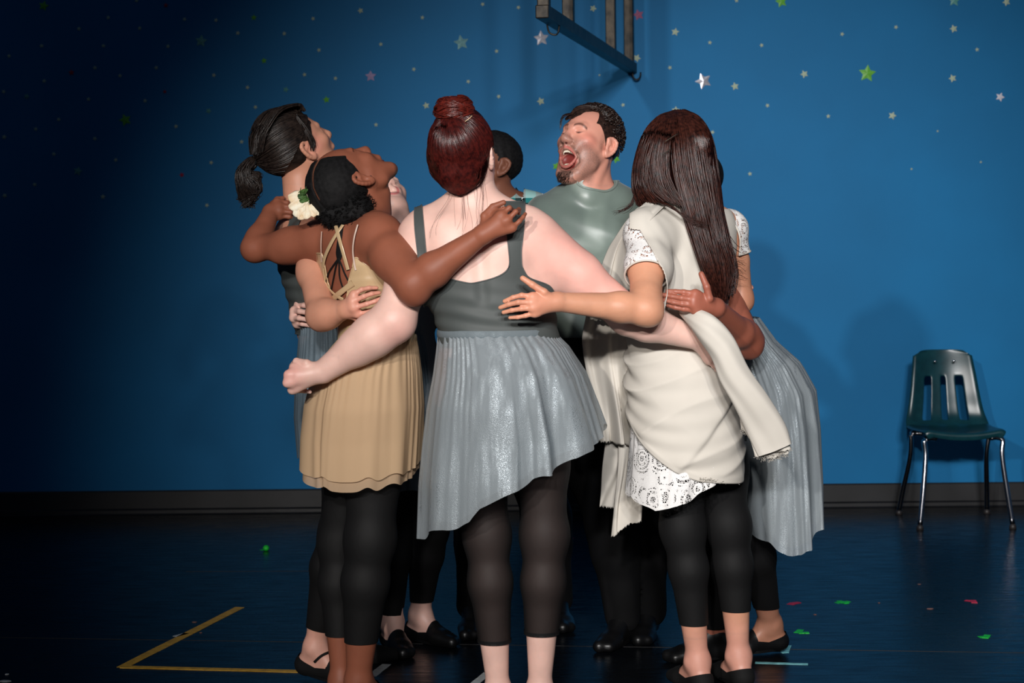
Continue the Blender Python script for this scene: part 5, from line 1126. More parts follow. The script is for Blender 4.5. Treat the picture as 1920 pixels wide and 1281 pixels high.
# ---------------------------------------------------------------- singing man in the satin grey T-shirt
def person_man():
    Y = 6.02; p = Person(P(1190, 1195, Y), 'person singing with mouth wide open, goatee, satin grey T-shirt and black trousers'); b = p.b; yaw = .25
    secs = [(P(1125, 850, Y), .10, .09), (P(1122, 815, Y), .16, .12), (P(1115, 740, Y), .175, .125), (P(1108, 670, Y), .175, .125), (P(1102, 600, Y), .185, .13), (P(1098, 520, Y), .20, .135), (P(1096, 460, Y), .205, .13), (P(1096, 415, Y), .20, .105), (P(1100, 385, Y), .155, .085), (P(1106, 362, Y), .085, .065)]
    b.add(f_torso(secs, yaw), .03, 'hips')
    for x in (1050, 1135): b.ell(P(x, 445, Y-.085), (.075, .035, .05), .05, 'hips')
    hc = P(1104, 272, Y); R = frame((-.62, -.66, .42), (-.74, .66, .0)); hd = head(b, hc, R, 1.05, .048, True)
    b.cap(hc+R@np.array((0, -.035, -.04)), P(1110, 375, Y), .060, .064, .03, 'neck'); b.cap(hc+R@np.array((0, .02, -.09)), P(1098, 362, Y-.04), .035, .05, .03, 'neck')
    b.cap(hc+R@np.array((-.055, -.03, -.05)), P(1100, 375, Y-.075), .012, .012, .02, 'neck')
    b.cap(P(1120, 365, Y+.02), P(1180, 392, Y+.02), .04, .05, .05, 'neck'); b.cap(P(1085, 370, Y+.01), P(1020, 398, Y), .035, .045, .05, 'neck')
    arm(b, P(1027, 420, Y-.02), P(1000, 545, Y-.10), P(940, 560, Y-.3), .062, .045, .03, 'arm_r'); auto_hand(b, P(940, 560, Y-.3), (-1, -.1, 0), (0, -1, 0), 'hand_r')
    e = P(1290, 520, Y-.12); w = P(1352, 552, 5.58)
    arm(b, P(1178, 415, Y+.0), e, w, .062, .045, .03, 'arm_l')
    kn = [P(1392, 538, 5.50), P(1393, 549, 5.49), P(1393, 559, 5.49), P(1391, 569, 5.50)]
    fg = [[P(1402, y0, 5.475), P(1408, y0+2, 5.45), P(1409, y0+3, 5.43)] for y0 in (537, 547, 558, 568)]
    hand(b, w, kn, fg, [P(1372, 530, 5.53), P(1385, 522, 5.49), P(1392, 524, 5.46)], .028, 'hand_l', .0088, .013)
    aL, aR = P(1168, 1150, 6.04), P(1215, 1128, 6.14); aL[2] = aR[2] = .09
    leg(b, P(1095, 800, Y), P(1150, 985, Y-.02), aL, .10, .066, .062, .04, 'leg_a'); leg(b, P(1160, 800, Y+.02), P(1205, 985, Y+.03), aR, .10, .066, .062, .04, 'leg_b')
    f1 = foot(b, aL, (-.45, -.9, 0), 'foot_a', L=.27); f2 = foot(b, aR, (-.2, -.97, 0), 'foot_b', L=.27)
    lo, hi = P(880, 1220, Y)-np.array((0, .72, .06)), P(1410, 190, Y)+np.array((.06, .25, .03))
    boxes = [(*around([hc+R@np.array((0, .03, -.02))], .135), .0017), (*around(kn+[P(1409, 560, 5.43), w], .03), .0028)]
    V, Q = fine_body(b, boxes, lo, hi, .0075); q = to_head(V, hd); ax = np.abs(q[:, 0])
    face = q[:, 1] > .02; uz, lz = hd['uz'], hd['lz']
    n3 = np.random.RandomState(1).rand(len(V))
    jaw = np.clip((-.035-q[:, 2]+.35*(q[:, 1]-.03))/.02, 0, 1)*np.clip((q[:, 1]+.012)/.02, 0, 1)*np.clip((q[:, 2]+.152)/.02, 0, 1)
    dm = np.hypot(ax/.031, (q[:, 2]-(uz+lz)/2)/((uz-lz)/2+.002)); fr_ = (q[:, 1] > .05); ring = np.clip(1.25-np.abs(dm-1.36)/.16, 0, 1)*fr_*(q[:, 2] > -.15)*np.clip((-.047-q[:, 2])/.004, 0, 1)
    chin = np.clip((lz-.010-q[:, 2])/.008, 0, 1)*(q[:, 1] > .04)*(ax < .034)*np.clip((q[:, 2]+.165)/.015, 0, 1)
    gap = np.clip((ax-.004)/.006, 0, 1)
    lips = np.clip(1.4-np.abs(dm-1.0)/.14, 0, 1)*fr_*(ax < .036)
    brow = np.clip(1.25-np.abs(q[:, 2]-.0255+3*(ax-.026)**2*8-.12*(ax-.026))/.0062, 0, 1)*(np.abs(ax-.031) < .019)*(q[:, 1] > .05)
    eye = np.clip(1.2-np.hypot((ax-.031)/.015, (q[:, 2]+.0035-2.5*(ax-.031)**2*10)/.0036), 0, 1)*(q[:, 1] > .06)
    inner = (q[:, 1] < .080+hd['jy']*.6)*(ax < .028)*(q[:, 2] < uz+.0)*(q[:, 2] > lz)*(q[:, 1] > .03)
    side = np.clip((ax-.056)/.01, 0, 1)*np.clip((q[:, 2]+.045)/.02, 0, 1)*np.clip((.035-q[:, 1])/.015, 0, 1)*np.clip((q[:, 1]-.008)/.006, 0, 1)
    cheek = sph(q, (.05, .065, -.025), .01, .04)+sph(q, (-.05, .065, -.025), .01, .04)+sph(q, (0, .11, -.035), .005, .02)
    finish(p, V, Q, M_SKIN, sk(214, 150, 130), [(np.clip(cheek, 0, 1)*.45, sk(222, 120, 105)), (jaw*(.42+.4*n3), sk(122, 94, 84)), (ring*.75*(.5+.5*n3), sk(80, 60, 52)), (chin*.75*(.6+.4*n3), sk(66, 54, 48)),
        (lips*.75, sk(188, 96, 90)), (inner*.9, sk(120, 28, 28)), (np.clip(brow, 0, 1)*.85, sk(85, 55, 45)), (np.clip(eye, 0, 1)*.95, sk(48, 26, 24)), (sph(q, (.0068, .107, -.0465), .003, .0055), sk(70, 28, 24)), (sph(q, (-.0068, .107, -.0465), .003, .0055), sk(70, 28, 24)), (side*.5*n3, sk(80, 55, 46))])  # nostril hollows: their shade is painted into the skin colour
    teeth(p, hd, M_TOOTH)
    L = lambda *c: hc+R@(np.array(c)*hd['s'])
    f = f_ell(L(0, .05+hd['jy']*.4, (lz+uz)/2-.010), (.0165, .022, .008), R); c0 = L(0, .05, (lz+uz)/2-.01); V, Q = surf(f, c0-.04, c0+.04, .002); p.part('tongue', V, Q, M_TONGUE)
    # hair: short, tousled, longer on top
    cap = hair_cap(p, hd, M_HAIR_MAN, .008, line=lambda q: side_line(q, .056, 0, -.075), noise=.0012, nscale=120)
    cb = bvh_of(cap, p.base); c = L(0, -.014, .036); rad = np.array((.083, .104, .092))*1.05; gs = []; r = np.random.RandomState(12); paths = []
    for k in range(1100):
        th = r.uniform(-math.pi, math.pi); el_ = r.uniform(-.15, 1.25); d = np.array((math.sin(th)*math.cos(el_), -math.cos(th)*math.cos(el_), math.sin(el_)))
        if d[1] > .5 and d[2] < .55: continue
        if d[1] > .1 and d[2] < .15: continue
        if d[2] < -.05 and d[1] > -.35: continue
        top = max(0, d[2]); ln = .16+.30*top; tgt = nrm(d+np.array((.25*r.normal(), -ln*2.0, .30-.9*(1-top)))); D = slerp(d, tgt, 7)*min(1, .5+ln); P0 = on_ell(c, rad, R, slerp(d, nrm(d*.7+tgt*.3*ln*2), 7)); lift = np.sin(np.linspace(0, 1, 7)*2.4)[:, None]*(.006+.012*top)
        paths.append(P0+((P0-c)/np.linalg.norm(P0-c, axis=1, keepdims=True))*lift)
    pa = np.array([catmull(x, 12) for x in paths]); pa += .002*np.sin(np.linspace(0, 7, 12)[None, :, None]+r.rand(len(pa), 1, 3)*6); pa = hugged(pa, cb, .0015)
    V, Q = tubes(pa, np.linspace(.0021, .0007, 12)[None]*np.ones((len(pa), 1)), 4); p.part('tousled_strands', V, Q, M_HAIR_MAN, parent=cap)
    gs = [[P(1066, 222, Y-.06), P(1080, 203, Y-.04), P(1104, 199, Y-.03), P(1124, 204, Y-.03), P(1131, 218, Y-.03)], [P(1060, 224, Y-.05), P(1085, 208, Y-.03), P(1112, 204, Y-.02), P(1134, 212, Y-.02), P(1146, 226, Y-.02)], [P(1090, 215, Y-.04), P(1118, 208, Y-.02), P(1142, 218, Y), P(1156, 238, Y), P(1161, 262, Y)],
          [P(1110, 215, Y), P(1140, 222, Y+.02), P(1157, 245, Y+.02), P(1160, 270, Y+.03), P(1158, 295, Y+.03)]]
    V, Q = strands(gs, 190, .0028, .0022, .0009, 6, 16, .003, 8); p.part('curl', V, Q, M_HAIR_MAN, parent=cap)
    gs = [[P(1068, 214, Y-.08), P(1058, 219, Y-.09), P(1051, 226, Y-.10), P(1052, 234, Y-.10)], [P(1074, 212, Y-.07), P(1062, 214, Y-.09), P(1055, 222, Y-.1), P(1050, 244, Y-.1)]]
    V, Q = strands(gs, 14, .0015, .0009, .0004, 7, 12, .003, 5); p.part('forelock', V, Q, M_HAIR_MAN, parent=cap)
    # goatee hairs
    r = np.random.RandomState(4); st = []
    for k in range(420):
        x = r.uniform(-.026, .026); z = lz-r.uniform(.012, .05); o = L(x, .16, z); h = p.bvh.ray_cast(Vector(o), Vector(-R[:, 1]))
        if h[0] is None or h[3] > .3: continue
        q0 = np.array(h[0]); nn = np.array(h[1]); dn = R@np.array((x*4, .2, -1)); st.append([q0-nn*.001, q0+nn*.0012+dn*.003, q0+nn*.0012+dn*.006])
    V, Q = tubes(np.array(st), np.array([[.0006, .0005, .0002]]), 3); p.part('goatee', V, Q, M_HAIR_MAN)
    # T-shirt
    m, nt, bb = node_mat('satin_grey_green', rough=.38); mix_noise(m, nt, bb, lin(108, 122, 114), lin(124, 138, 130), 5, 3, .08, 900); bb.inputs['Sheen Weight'].default_value = .2; bb.inputs['Specular IOR Level'].default_value = .6
    dsp = lambda V: .0035*wob(V*np.array((1, 1, .6)), 12, 11)+.0015*np.sin(V[:, 2]*70+V[:, 0]*40+2*wob(V, 6, 1))
    nk = lambda V: np.linalg.norm((V-P(1107, 346, Y-.01))/np.array((.088, .10, .05)), axis=1)-1+0*V[:, 0]
    sl = lambda V: np.minimum(PX(V)[0]-ci(PX(V)[1], [300, 450, 520, 560, 700], [900, 980, 985, 1020, 1040]), 1255-PX(V)[0]+.2*(PX(V)[1]-400))
    ts = garment(p, ('hips', 'neck', 'arm_l', 'arm_r'), lo+np.array((.1, .1, .3)), hi-np.array((.1, 0, 0)), .007, .012, [nk, lambda V: V[:, 2]-P(1110, 645, Y)[2], sl, lambda V: PX(V)[1]-340.], m, 'satin_t_shirt', dsp, pipe=m, pr=.0035)
    garment(p, ('hips', 'neck'), lo+np.array((.1, .1, .9)), hi-np.array((.1, 0, 0)), .004, .010, [lambda V: np.linalg.norm((V-P(1107, 346, Y-.01))/np.array((.080, .092, .044)), axis=1)-1, lambda V: 1.12-np.linalg.norm((V-P(1107, 346, Y-.01))/np.array((.088, .10, .05)), axis=1), lambda V: PX(V)[1]-338.], m, 'collar_band')
    leggings(p, lo, np.array((hi[0]-.1, hi[1], P(1120, 600, Y)[2])), lambda V: V[:, 2]-.045, P(1120, 628, Y)[2], M_PANTS, .020, 'trousers', disp=lambda V: .008*wob(V*np.array((1, 1, 1.4)), 13, 5), h=.008)
    for ft, sd in ((f1, 'foot_a'), (f2, 'foot_b')): shoe(p, ft, M_SHOE, sd, 'boot')
person_man()
# ---------------------------------------------------------------- woman bent forward at the right, long silver skirt
def person_far_right():
    Y = 5.62; p = Person(P(1440, 1225, 5.8), 'person in a long silver skirt bending forward behind the long-haired one'); b = p.b
    secs = [(P(1450, 850, Y+.1), .08, .08), (P(1446, 815, Y+.1), .11, .11), (P(1442, 770, Y+.1), .115, .12), (P(1436, 710, Y+.08), .112, .115), (P(1395, 655, Y+.04), .10, .10), (P(1352, 610, Y), .10, .10), (P(1322, 550, Y), .105, .10), (P(1306, 490, Y), .115, .09), (P(1302, 450, Y), .12, .085), (P(1300, 420, Y), .08, .06)]
    b.add(f_torso(secs, .6), .03, 'hips')
    hc = P(1292, 352, Y+.02); R = frame((-.75, .3, -.1), (.3, .9, 0)); hd = head(b, hc, R, .95)
    b.cap(hc+R@np.array((0, -.03, -.05)), P(1315, 430, Y), .05, .055, .03, 'neck')
    s, e, w = P(1326, 480, Y-.1), P(1402, 640, 5.30), P(1342, 577, 5.06)
    arm(b, s, e, w, .044, .043, .0265, 'arm_r', .95); b.cap(P(1400, 625, 5.27), P(1408, 655, 5.3), .038, .028, .02, 'arm_r')
    Yh = 5.02; kn = [P(1303, 551, Yh-.012), P(1300, 562, Yh-.018), P(1300, 572, Yh-.018), P(1303, 582, Yh-.01)]
    fg = [[P(1282, 548, Yh-.014), P(1266, 547, Yh-.008), P(1252, 546, Yh-.003)], [P(1278, 559, Yh-.022), P(1260, 556, Yh-.012), P(1243, 553, Yh-.004)], [P(1279, 570, Yh-.02), P(1262, 567, Yh-.012), P(1245, 563, Yh-.004)], [P(1282, 580, Yh-.014), P(1266, 577, Yh-.008), P(1252, 573, Yh)]]
    hand(b, w, kn, fg, [P(1330, 560, Yh-.005), P(1325, 538, Yh-.01), P(1315, 514, Yh)], .026, 'hand_r', .0084, .0135)
    arm(b, P(1290, 460, Y+.1), P(1230, 560, 5.85), P(1150, 560, 5.95), .045, .04, .026, 'arm_l')
    aL, aR = P(1444, 1165, 5.86), P(1340, 1175, 5.78); aL[2] = .095; aR[2] = .09
    leg(b, P(1456, 800, Y+.12), P(1405, 985, Y+.05), aL, .092, .058, .055, .032, 'leg_a'); leg(b, P(1430, 800, Y+.1), P(1350, 985, Y), aR, .092, .058, .054, .034, 'leg_b')
    f1 = foot(b, aL, (-.9, -.3, 0), 'foot_a', L=.235); f2 = foot(b, aR, (-.95, -.25, 0), 'foot_b')
    lo, hi = P(1130, 1240, Y)-np.array((0, .68, .06)), P(1545, 260, Y)+np.array((.05, .45, .05))
    boxes = [(*around(kn+[P(1245, 560, Yh), P(1315, 514, Yh), w], .025), .0024), (*around([aL], .11), .0035)]
    V, Q = fine_body(b, boxes, lo, hi, .007)
    finish(p, V, Q, M_SKIN, sk(148, 86, 68), [(sph(V, aL, .08, .2), sk(176, 122, 98)), (sph(V, kn[1], .03, .1)*.4, sk(178, 105, 85)), (sph(V, e, .03, .1)*.4, sk(135, 70, 54))])
    hair_cap(p, hd, M_HAIR_BLK, .01)
    garment(p, ('hips',), lo, hi, .007, .005, [lambda V: PX(V)[1]-500., lambda V: V[:, 2]-P(1420, 650, Y)[2]], M_LEO, 'leotard')
    leggings(p, lo, np.array((hi[0], hi[1], P(1420, 760, Y)[2])), lambda V: V[:, 2]-np.where(V[:, 0] > P(1392, 1130, 5.8)[0], P(1420, 1142, 5.8)[2], .105), P(1420, 760, Y)[2], M_PANTS)
    shoe(p, f1, M_SHOE, 'foot_a'); shoe(p, f2, M_SHOE, 'foot_b', 'boot')
    lv = [(595, 1352, 1422, Y+.02, .13), (640, 1350, 1455, Y+.04, .165), (680, 1352, 1500, Y+.06, .20), (730, 1362, 1528, Y+.08, .23), (800, 1372, 1536, Y+.08, .24), (900, 1380, 1541, Y+.08, .24), (1020, 1390, 1543, Y+.08, .24)]
    hem = [(0, 965), (45, 930), (90, 920), (150, 960), (200, 990), (230, 1000), (262, 1022), (280, 1026), (295, 1012), (310, 990), (335, 972)]
    skirt(p, 'skirt', lv, hem, 8, .016, 21, [M_TULLE, M_TULLE_IN], sharp=.9)
person_far_right()
# ---------------------------------------------------------------- long-haired woman in white
def lace_mat(name):
    m, nt, b = node_mat(name, lin(232, 230, 228), .8); out = nt.nodes['Material Output']; tc = N(nt, 'ShaderNodeTexCoord')
    def vor(scale, feat): v = N(nt, 'ShaderNodeTexVoronoi', feature=feat); v.inputs['Scale'].default_value = scale; nt.links.new(tc.outputs['Object'], v.inputs['Vector']); return v
    def math_(op, a, c=None, v2=None):
        n = N(nt, 'ShaderNodeMath', operation=op)
        for i, x in enumerate((a, c, v2)):
            if x is None: continue
            if hasattr(x, 'node'): nt.links.new(x, n.inputs[i])
            else: n.inputs[i].default_value = x
        return n.outputs[0]
    net = math_('LESS_THAN', vor(185, 'DISTANCE_TO_EDGE').outputs['Distance'], .13)
    d = vor(17, 'F1').outputs['Distance']; rings = math_('GREATER_THAN', math_('SINE', math_('MULTIPLY', d, 34.)), .25)
    edge = math_('LESS_THAN', vor(17, 'DISTANCE_TO_EDGE').outputs['Distance'], .07)
    allp = math_('MAXIMUM', math_('MAXIMUM', net, rings), edge)
    tr = N(nt, 'ShaderNodeBsdfTransparent'); ms = N(nt, 'ShaderNodeMixShader'); nt.links.new(allp, ms.inputs[0]); nt.links.new(tr.outputs[0], ms.inputs[1]); nt.links.new(b.outputs[0], ms.inputs[2]); nt.links.new(ms.outputs[0], out.inputs[0])
    bp = N(nt, 'ShaderNodeBump'); bp.inputs['Strength'].default_value = .8; bp.inputs['Distance'].default_value = .002; nt.links.new(math_('ADD', rings, math_('MULTIPLY', net, .5)), bp.inputs['Height']); nt.links.new(bp.outputs[0], b.inputs['Normal'])
    return m
M_LACE = lace_mat('white_lace')
def sheet(p, name, rows, mat, nu=46, nv=60, fold=.012, nf=3.0, seed=0, thick=.0014, rag=.004, bulge=.0, parent=None):
    """hanging cloth: rows of (left px, left py, left Y, right px, right py, right Y)"""
    A = catmull([P(a, c, Y) for a, c, Y, _, _, _ in rows], nv); B = catmull([P(a, c, Y) for _, _, _, a, c, Y in rows], nv)
    u = np.linspace(0, 1, nu)[:, None, None]; v = np.linspace(0, 1, nv)[None, :, None]; V = A[None]*(1-u)+B[None]*u
    ph = nf*6.283*u+1.3*np.sin(3*v+seed)+.6*np.sin(7*u+seed*2); am = fold*(.3+.7*v)*(1+.4*np.sin(4*v+seed+5*u))
    V = V+np.array((.25, -1, 0))*(am*np.sin(ph)+.25*am*np.sin(ph*2.3+v*5))+np.array((0, -1, 0))*bulge*np.sin(np.pi*u)
    r = np.random.RandomState(seed+3); V[:, -1, 2] += r.uniform(-1, 1, nu)*rag
    o = p.part(name, V.reshape(-1, 3), grid_q(nu, nv), mat, parent=parent); s = o.modifiers.new('t', 'SOLIDIFY'); s.thickness = thick; return o
def fray(p, pts, n, ln, parent, seed=1):
    c = catmull(pts, n); r = np.random.RandomState(seed); pa = []
    for q in c+r.normal(size=c.shape)*.002:
        l = ln*r.uniform(.3, 1.5); pa.append(np.array([q+np.array((r.normal()*.004*t, r.normal()*.003*t, -l*t)) for t in np.linspace(0, 1, 5)]))
    V, Q = tubes(np.array(pa), .0005, 3); p.part('frayed_threads', V, Q, M_WHITE, parent=parent)
def person_white():
    Y = 5.30; p = Person(P(1340, 1300, 5.36), 'person with long dark hair in white lace dress and cream muslin wrap, back turned'); b = p.b; yaw = .6
    secs = [(P(1310, 868, Y), .08, .08), (P(1306, 835, Y), .14, .12), (P(1296, 780, Y), .165, .135), (P(1290, 720, Y), .165, .135), (P(1284, 670, Y), .148, .12), (P(1280, 620, Y), .130, .105), (P(1280, 570, Y), .132, .105),
            (P(1284, 510, Y), .145, .11), (P(1288, 460, Y), .155, .105), (P(1288, 425, Y), .145, .09), (P(1284, 400, Y), .10, .07), (P(1282, 388, Y), .07, .055)]
    b.add(f_torso(secs, yaw), .03, 'hips'); b.ell(P(1270, 770, Y-.05), (.09, .08, .10), .06, 'hips'); b.ell(P(1330, 770, Y-.02), (.09, .08, .10), .06, 'hips')
    hc = P(1268, 300, Y-.01); R = frame((-.55, .80, .12), (.82, .56, 0)); hd = head(b, hc, R, 1.02)
    b.cap(hc+R@np.array((0, -.025, -.05)), P(1282, 405, Y), .052, .055, .03, 'neck'); b.cap(P(1275, 385, Y), P(1225, 415, Y-.06), .035, .042, .05, 'neck'); b.cap(P(1290, 385, Y+.02), P(1345, 412, Y+.06), .035, .042, .05, 'neck')
    s, e, w = P(1213, 440, Y-.13), P(1211, 580, Y-.34), P(1044, 566, Y-.42)
    arm(b, s, e, w, .052, .043, .0255, 'arm_l', .92); b.cap(P(1211, 560, Y-.32), P(1222, 592, Y-.34), .040, .024, .02, 'arm_l')
    Yh = Y-.445; kn = [P(998, 556, Yh-.008), P(995, 567, Yh-.014), P(998, 578, Yh-.014), P(1002, 588, Yh-.006)]
    fg = [[P(978, 554, Yh-.012), P(962, 558, Yh-.006), P(946, 565, Yh+.002)], [P(972, 567, Yh-.02), P(954, 571, Yh-.010), P(938, 577, Yh)], [P(978, 579, Yh-.018), P(960, 582, Yh-.010), P(944, 586, Yh)], [P(986, 592, Yh-.010), P(971, 595, Yh-.006), P(956, 596, Yh)]]
    hand(b, w, kn, fg, [P(1020, 548, Yh-.004), P(998, 534, Yh-.008), P(980, 522, Yh-.002)], .0255, 'hand_l', .0078, .0115)
    s2, e2 = P(1364, 430, Y+.10), P(1388, 562, Y+.12)
    arm(b, s2, e2, P(1330, 575, Y+.40), .046, .035, .025, 'arm_r'); b.cap(P(1384, 520, Y+.12), P(1391, 568, Y+.11), .033, .026, .02, 'arm_r'); auto_hand(b, P(1330, 575, Y+.40), (-1, .3, 0), (0, 1, 0), 'hand_r')
    aL, aR = P(1308, 1246, 5.36), P(1385, 1226, 5.42); aL[2] = .095; aR[2] = .095
    leg(b, P(1272, 820, Y), P(1280, 990, Y+.02), aL, .085, .056, .052, .030, 'leg_a', (.3, -.9, 0)); leg(b, P(1340, 820, Y+.06), P(1366, 985, Y+.08), aR, .085, .056, .052, .030, 'leg_b', (.3, -.9, 0))
    f1 = foot(b, aL, (-.35, .93, 0), 'foot_a'); f2 = foot(b, aR, (-.3, .95, 0), 'foot_b')
    lo, hi = P(930, 1310, Y)-np.array((0, .55, .08)), P(1420, 205, Y)+np.array((.03, .5, .03))
    boxes = [(*around(kn+[P(938, 577, Yh), P(980, 522, Yh), w], .025), .0022), (*around([aL, aR], .08), .0035)]
    V, Q = fine_body(b, boxes, lo, hi, .0065)
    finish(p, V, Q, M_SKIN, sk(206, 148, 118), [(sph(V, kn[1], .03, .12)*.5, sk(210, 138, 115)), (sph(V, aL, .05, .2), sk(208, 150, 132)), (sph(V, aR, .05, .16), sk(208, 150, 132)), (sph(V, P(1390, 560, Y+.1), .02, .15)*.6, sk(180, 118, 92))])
    # lace sleeves and dress
    D = lambda s_, e_: (lambda V: .56-((V-s_)@(e_-s_))/((e_-s_)@(e_-s_)))
    V, T = shell(lambda q: b(q, ('arm_l', 'hips')), around([s, e], .1)[0], around([s, e], .1)[1], .004, .008, [D(s, e), lambda V: -PX(V)[0]+1262, lambda V: .02-b(V.astype(np.float32), ('arm_l',))], lambda V: .002*wob(V, 40, 2))
    so = p.part('lace_sleeve', V, T, M_LACE); piping(p, V, T, .0028, M_WHITE, so, name='scalloped_edge')
    e3 = P(1388, 575, Y+.12); D2 = lambda V: .32-((V-s2)@(e3-s2))/((e3-s2)@(e3-s2))
    V, T = shell(lambda q: b(q, ('arm_r', 'hips')), around([s2, e3], .1)[0], around([s2, e3], .1)[1], .004, .008, [D2, lambda V: .02-b(V.astype(np.float32), ('arm_r',))], lambda V: .002*wob(V, 40, 3))
    so = p.part('lace_sleeve', V, T, M_LACE); piping(p, V, T, .0028, M_WHITE, so, name='scalloped_edge')
    V, T = shell(lambda q: b(q, ('hips', 'neck')), around([P(1280, 400, Y), P(1280, 690, Y)], .25)[0], around([P(1280, 400, Y), P(1280, 690, Y)], .25)[1], .006, .006, [lambda V: PX(V)[1]-392, lambda V: V[:, 2]-P(1280, 690, Y)[2], lambda V: b(V.astype(np.float32), ('arm_r', 'arm_l'))-.008])
    dr = p.part('lace_dress', V, T, M_WHITE, label='white lace bodice of the dress')
    lv = [(780, 1186, 1392, Y, .150), (850, 1180, 1390, Y, .165), (945, 1172, 1372, Y, .17)]
    th_hem = [(0, 890), (90, 890), (150, 910), (185, 926), (205, 930), (222, 936), (240, 946), (262, 936), (285, 916), (310, 896), (340, 888)]
    skirt(p, 'lace_hem', lv, th_hem, 5, .012, 7, M_LACE, layers=((0, 0),), label='white lace hem of the dress')
    # muslin over the back
    crease = lambda V: .010*wob(np.c_[V[:, 0]*1.0+V[:, 2]*.5, V[:, 1], V[:, 2]*.45-V[:, 0]*.3], 26, 4)+.002*wob(V, 60, 7)
    def reg(V):
        x, y = PX(V); return np.where(y > 430, x-ci(y, [425, 440, 470, 500, 545, 600, 700], [1196, 1206, 1226, 1240, 1246, 1243, 1240]), x-1180.)
    V, T = shell(lambda q: b(q, ('hips', 'neck', 'arm_l')), around([P(1280, 380, Y), P(1280, 600, Y)], .3)[0], around([P(1280, 380, Y), P(1280, 600, Y)], .3)[1], .005, .019,
        [reg, lambda V: PX(V)[1]-ci(PX(V)[0], [1180, 1215, 1240, 1265, 1300, 1340, 1370], [400, 378, 364, 362, 380, 400, 430]), lambda V: 598.-PX(V)[1], lambda V: 1353.-PX(V)[0]+.0*PX(V)[1], lambda V: Y+.16-V[:, 1]], lambda V: crease(V)*np.clip((PX(V)[0]-1185)/30, 0, 1))
    wr = p.part('muslin_wrap', V, T, M_WHITE, solid=.0015)
    sheet(p, 'shoulder_drape', [(1236, 372, Y+.02, 1262, 374, Y-.02), (1206, 384, Y-.10, 1246, 388, Y-.135), (1180, 408, Y-.12, 1220, 414, Y-.20), (1158, 440, Y-.08, 1198, 440, Y-.19), (1138, 475, Y-.03, 1187, 472, Y-.14), (1120, 530, Y, 1184, 530, Y-.08), (1105, 600, Y+.03, 1192, 600, Y-.05)], M_WHITE, fold=.011, nf=1.8, seed=2, nu=60, nv=80, parent=wr)
    # muslin round the hips with slanted folds
    def wrap_skirt():
        nu, nv = 300, 90; th = np.linspace(0, 2*np.pi, nu, endpoint=False); L = []
        for py, xl, xr, hd_ in [(612, 1176, 1378, .135), (650, 1178, 1388, .15), (700, 1176, 1394, .165), (760, 1176, 1400, .175), (830, 1180, 1400, .178), (905, 1190, 1396, .17)]:
            c = P((xl+xr)/2, py, Y); L.append((c[2], c[0], c[1], (xr-xl)/2/F_PX*Y, hd_))
        L = np.array(L)[::-1]; dg = np.degrees(th)
        hp = ci(dg, [0, 60, 120, 170, 195, 215, 235, 255, 275, 300, 330, 360], [905, 890, 800, 775, 790, 825, 855, 880, 893, 898, 904, 905]); tp = ci(dg, [0, 90, 180, 225, 270, 315, 360], [640, 600, 612, 622, 640, 655, 640])
        v = np.linspace(0, 1, nv)[None]; py = tp[:, None]+(hp-tp)[:, None]*v; z = CAM_H-(py-HY)/F_PX*Y
        cx, cy, hw, hdd = (np.interp(z, L[:, 0], L[:, k]) for k in (1, 2, 3, 4)); T_ = th[:, None]
        # folds gather towards the right hip and sweep down to the left
        s = (T_-5.9)*1.0; q = z+.11*np.clip(-s, -.5, 3)*np.exp(-.12*s*s); w = 1-2*np.abs(np.sin(q*30+.7*np.sin(T_*2.3)+.9*np.sin(q*17)))**.7+.3*np.sin(q*110+T_*5)
        am = .020*np.clip(.45+.55*np.sin(T_*1.7+q*9), .2, 1)*np.exp(-.10*(s+.5)**2)*np.sin(np.pi*np.clip(v*1.05, 0, 1))**.5
        r = am*w; ledge = .010*(1/(1+np.exp(-(q-.10*np.sin(T_*1.3)-.86)*220))-.5)
        V = np.stack((cx+(hw+r+ledge)*np.cos(T_), cy+(hdd+r+ledge)*np.sin(T_), z), -1).reshape(-1, 3)
        o = p.part('hip_wrap', V, grid_q(nu, nv, True), M_WHITE, parent=None); sd = o.modifiers.new('t', 'SOLIDIFY'); sd.thickness = .0016; return o
    hw_ = wrap_skirt(); fray(p, [P(1310, 896, Y-.17), P(1340, 900, Y-.16), P(1388, 903, Y-.08)], 60, .006, hw_)
    # the long folded end hanging over the hip
    up = [(1272, 580), (1300, 578), (1338, 592), (1374, 630), (1404, 690), (1440, 742), (1472, 795), (1484, 832)]; dn = [(1274, 590), (1292, 612), (1312, 640), (1334, 672), (1350, 715), (1374, 758), (1398, 806), (1422, 856)]
    yy = [5.10, 5.03, 4.99, 4.985, 4.99, 5.0, 5.02, 5.03]; nv, nu = 60, 40
    A = catmull([P(a, c, y) for (a, c), y in zip(up, yy)], nv); B = catmull([P(a, c, y) for (a, c), y in zip(dn, yy)], nv); th = np.linspace(0, 2*np.pi, nu, endpoint=False)[:, None, None]; t = np.linspace(0, 1, nv)[None, :, None]
    mid, hf = (A+B)/2, (A-B)/2; dep = (.016+.022*np.sin(np.pi*np.clip(t*.9+.12, 0, 1)))*np.where(np.sin(th) > 0, 1.0, .6)
    V = mid[None]+hf[None]*np.cos(th)+np.array((0, -1., 0))*dep*np.sin(th)+np.array((-.3, -1, .2))*(.003*np.sin(th*3+t*6)+.0015*np.sin(th*7+t*11))*(np.sin(th) > -.2); V = V.reshape(-1, 3)
    o = p.part('wrap_end', V, grid_q(nu, nv, True), M_WHITE, parent=wr)
